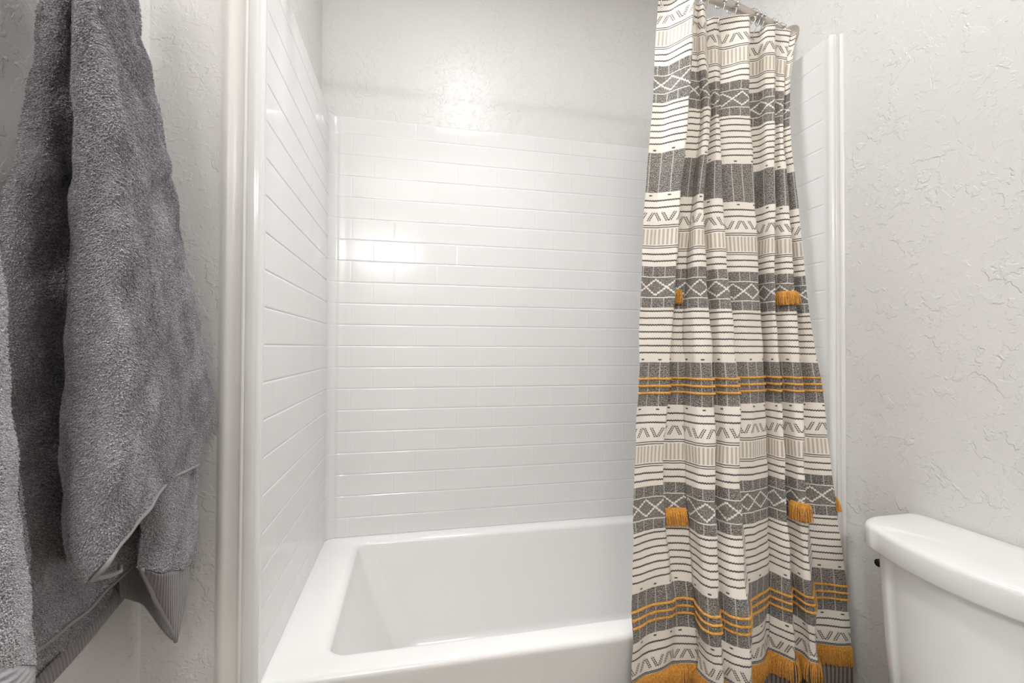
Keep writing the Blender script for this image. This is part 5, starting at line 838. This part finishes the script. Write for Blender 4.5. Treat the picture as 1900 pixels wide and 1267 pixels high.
def pile(body, Gs, m, dens=330000, h=.0032, lift=.0030, rad=.00075):
    rng = np.random.default_rng(11); PV, PF = [], []; off = 0
    for A in Gs:
        q00, q01, q10, q11 = A[:-1, :-1], A[:-1, 1:], A[1:, :-1], A[1:, 1:]
        du = (q01-q00+q11-q10)/2; dv = (q10-q00+q11-q01)/2
        nn = np.cross(du, dv); ar = np.linalg.norm(nn, axis=2)
        nn = nn/np.maximum(ar, 1e-12)[:, :, None]
        if (nn[:, :, 0]*ar).sum() < 0: nn = -nn
        N = int(ar.sum()*dens)
        pk = rng.choice(ar.size, N, p=(ar/ar.sum()).ravel()); i, j = np.unravel_index(pk, ar.shape)
        a_, b_ = rng.random((2, N, 1))
        p = (q00[i, j]*(1-a_)+q01[i, j]*a_)*(1-b_)+(q10[i, j]*(1-a_)+q11[i, j]*a_)*b_
        w = nn*ar[:, :, None]; vn = np.zeros_like(A)
        vn[:-1, :-1] += w; vn[1:, :-1] += w; vn[:-1, 1:] += w; vn[1:, 1:] += w
        n = (vn[i, j]*(1-a_)+vn[i, j+1]*a_)*(1-b_)+(vn[i+1, j]*(1-a_)+vn[i+1, j+1]*a_)*b_
        n = n/np.maximum(np.linalg.norm(n, axis=1, keepdims=True), 1e-12)
        y, z = p[:, 1:2], p[:, 2:3]
        th = .35*np.sin(z*19+y*11)+.3*np.sin(z*37-y*41+2)+.25*np.sin(z*71+y*63)+rng.normal(0, .6, (N, 1))
        d = np.concatenate([np.zeros((N, 1)), np.sin(th), -np.cos(th)], 1)
        d -= n*(d*n).sum(1, keepdims=True); d /= np.maximum(np.linalg.norm(d, axis=1, keepdims=True), 1e-9)
        e = np.cross(n, d)
        hh = h*rng.uniform(.75, 1.25, (N, 1)); p = p+n*(lift-.0006)
        V = np.empty((N, 7, 3))
        ph = rng.uniform(0, 6.28, (N, 1))
        for k in range(3):
            c_, s_ = np.cos(ph+2.094*k), np.sin(ph+2.094*k)
            V[:, k] = p+(d*c_+e*s_)*rad
            V[:, 3+k] = p+n*hh*.62+d*hh*.28+(d*c_+e*s_)*rad*1.1
        V[:, 6] = p+n*hh*.90+d*hh*.62
        T = np.array([[0, 1, 4], [0, 4, 3], [1, 2, 5], [1, 5, 4], [2, 0, 3], [2, 3, 5], [3, 4, 6], [4, 5, 6], [5, 3, 6]])
        PV.append(V.reshape(-1, 3)); PF.append((np.arange(N)[:, None, None]*7+T[None]+off).reshape(-1, 3)); off += N*7
    V = np.concatenate(PV); F = np.concatenate(PF)
    me = bpy.data.meshes.new('terry_loops')
    me.vertices.add(len(V)); me.vertices.foreach_set('co', V.astype(np.float32).ravel())
    me.loops.add(F.size); me.loops.foreach_set('vertex_index', F.astype(np.int32).ravel())
    me.polygons.add(len(F)); me.polygons.foreach_set('loop_start', np.arange(0, F.size, 3, dtype=np.int32))
    me.update(calc_edges=True)
    o = link('terry_loops', me, m)
    o.parent = body; o.location = -(body.location+body.parent.location)
    return o
t1 = empty('bath_towel', (XW+.06, .725, EYE+.70))
tag(t1, 'charcoal grey terry bath towel hanging in folds beside the tub, whole width in view', 'towel')
cap = .012
A_, B_, C_, D_ = (crease(refine(up(g), 4)) for g in (gA, gB, gC, gD))
pile(sheet('terry_body', [A_, B_, C_, D_], M_terry, .007, t1), [A_, B_, C_, D_], M_pile)
sheet('ribbed_band', [refine(up(gBand))], M_rib, .004, t1)
o = sheet('ribbed_band', [refine(up(gR))], M_rib, .004, t1)
sheet('ribbed_band', [refine(up(gE))], M_rib, .003, t1)
def edge_tube(G, rad, m, root, i=-1, off=(.0045, -.002, -.001)):
    pts = [Vector(p)+Vector(off) for p in np.array(G)[i]]
    o = tube('stitched_hem', pts, rad, m, None, 8); under(o, root); return o
edge_tube(B_[:, 6:], .0028, M_hem, t1)
edge_tube(A_[:, 8:], .0027, M_hem, t1)
edge_tube(np.swapaxes(refine(up(gR)), 0, 1), .0030, M_hem, t1, 0)
edge_tube(refine(up(gH), 3) if 0 else up(gH), .0028, M_hem, t1)
t2 = empty('bath_towel', (XW+.05, .50, EYE+.42))
tag(t2, 'lighter grey terry towel at the left edge, in front of the charcoal towel', 'towel')
TT = [crease(refine(up(gT), 4), .8), refine(up(gT2), 3)]
pile(sheet('terry_body', TT, M_terry2, .007, t2), TT, M_pile2, 560000, .0024, .0030, .0006)
sheet('ribbed_band', [refine(up(gTb))], M_rib2, .004, t2)
hook('robe_hook', (XW, .725, EYE+.715), 'nickel robe hook carrying the charcoal towel')
hook('robe_hook', (XW, .519, EYE+.450), 'nickel robe hook carrying the lighter grey towel')

# ------------------------------------------------------------------ lamps of the room, plus the added tub fill (behind and above the lens)
def can(name, x, y, rad, label):
    c = empty(name, (x, y, CEIL)); tag(c, label, 'ceiling light')
    V, F = lathe_data([(rad+.02, 0), (rad+.02, -.006), (rad+.005, -.010), (rad, -.006), (rad, 0)], (x, y, CEIL-.0005), (0, 0, 1), 40)
    under(mesh('trim_ring', V, F, M_trim), c)
    return c
can('ceiling_light', .25, 1.17, .085, 'small round fill light added over the bathtub')  # made-up housing for the added fill above the tub
can('ceiling_light', .27, .84, .14, 'larger round ceiling light in front of the shower curtain')
vl = empty('vanity_light', (-.21, YR, EYE+.92)); tag(vl, 'two bulb vanity light on the wall behind the lens', 'wall light')
bm = bmesh.new(); box(bm, -.40, -.02, YR+.001, YR+.02, EYE+.95, EYE+1.03); bmesh.ops.bevel(bm, geom=bm.edges[:], offset=.004, segments=2, affect='EDGES')
under(frombm('back_plate', bm, M_nickel), vl)
for x in (-.31, -.11):
    under(tube('arm', [(x, YR+.018, EYE+.99), (x, YR+.08, EYE+.995), (x, YR+.125, EYE+.985), (x, YR+.13, EYE+.965)], .008, M_nickel, None, 10), vl)
    V, F = lathe_data([(.016, 0), (.018, -.02), (.018, -.03)], (x, YR+.13, EYE+.968), (0, 0, 1), 20)
    under(mesh('socket', V, F, M_nickel), vl)
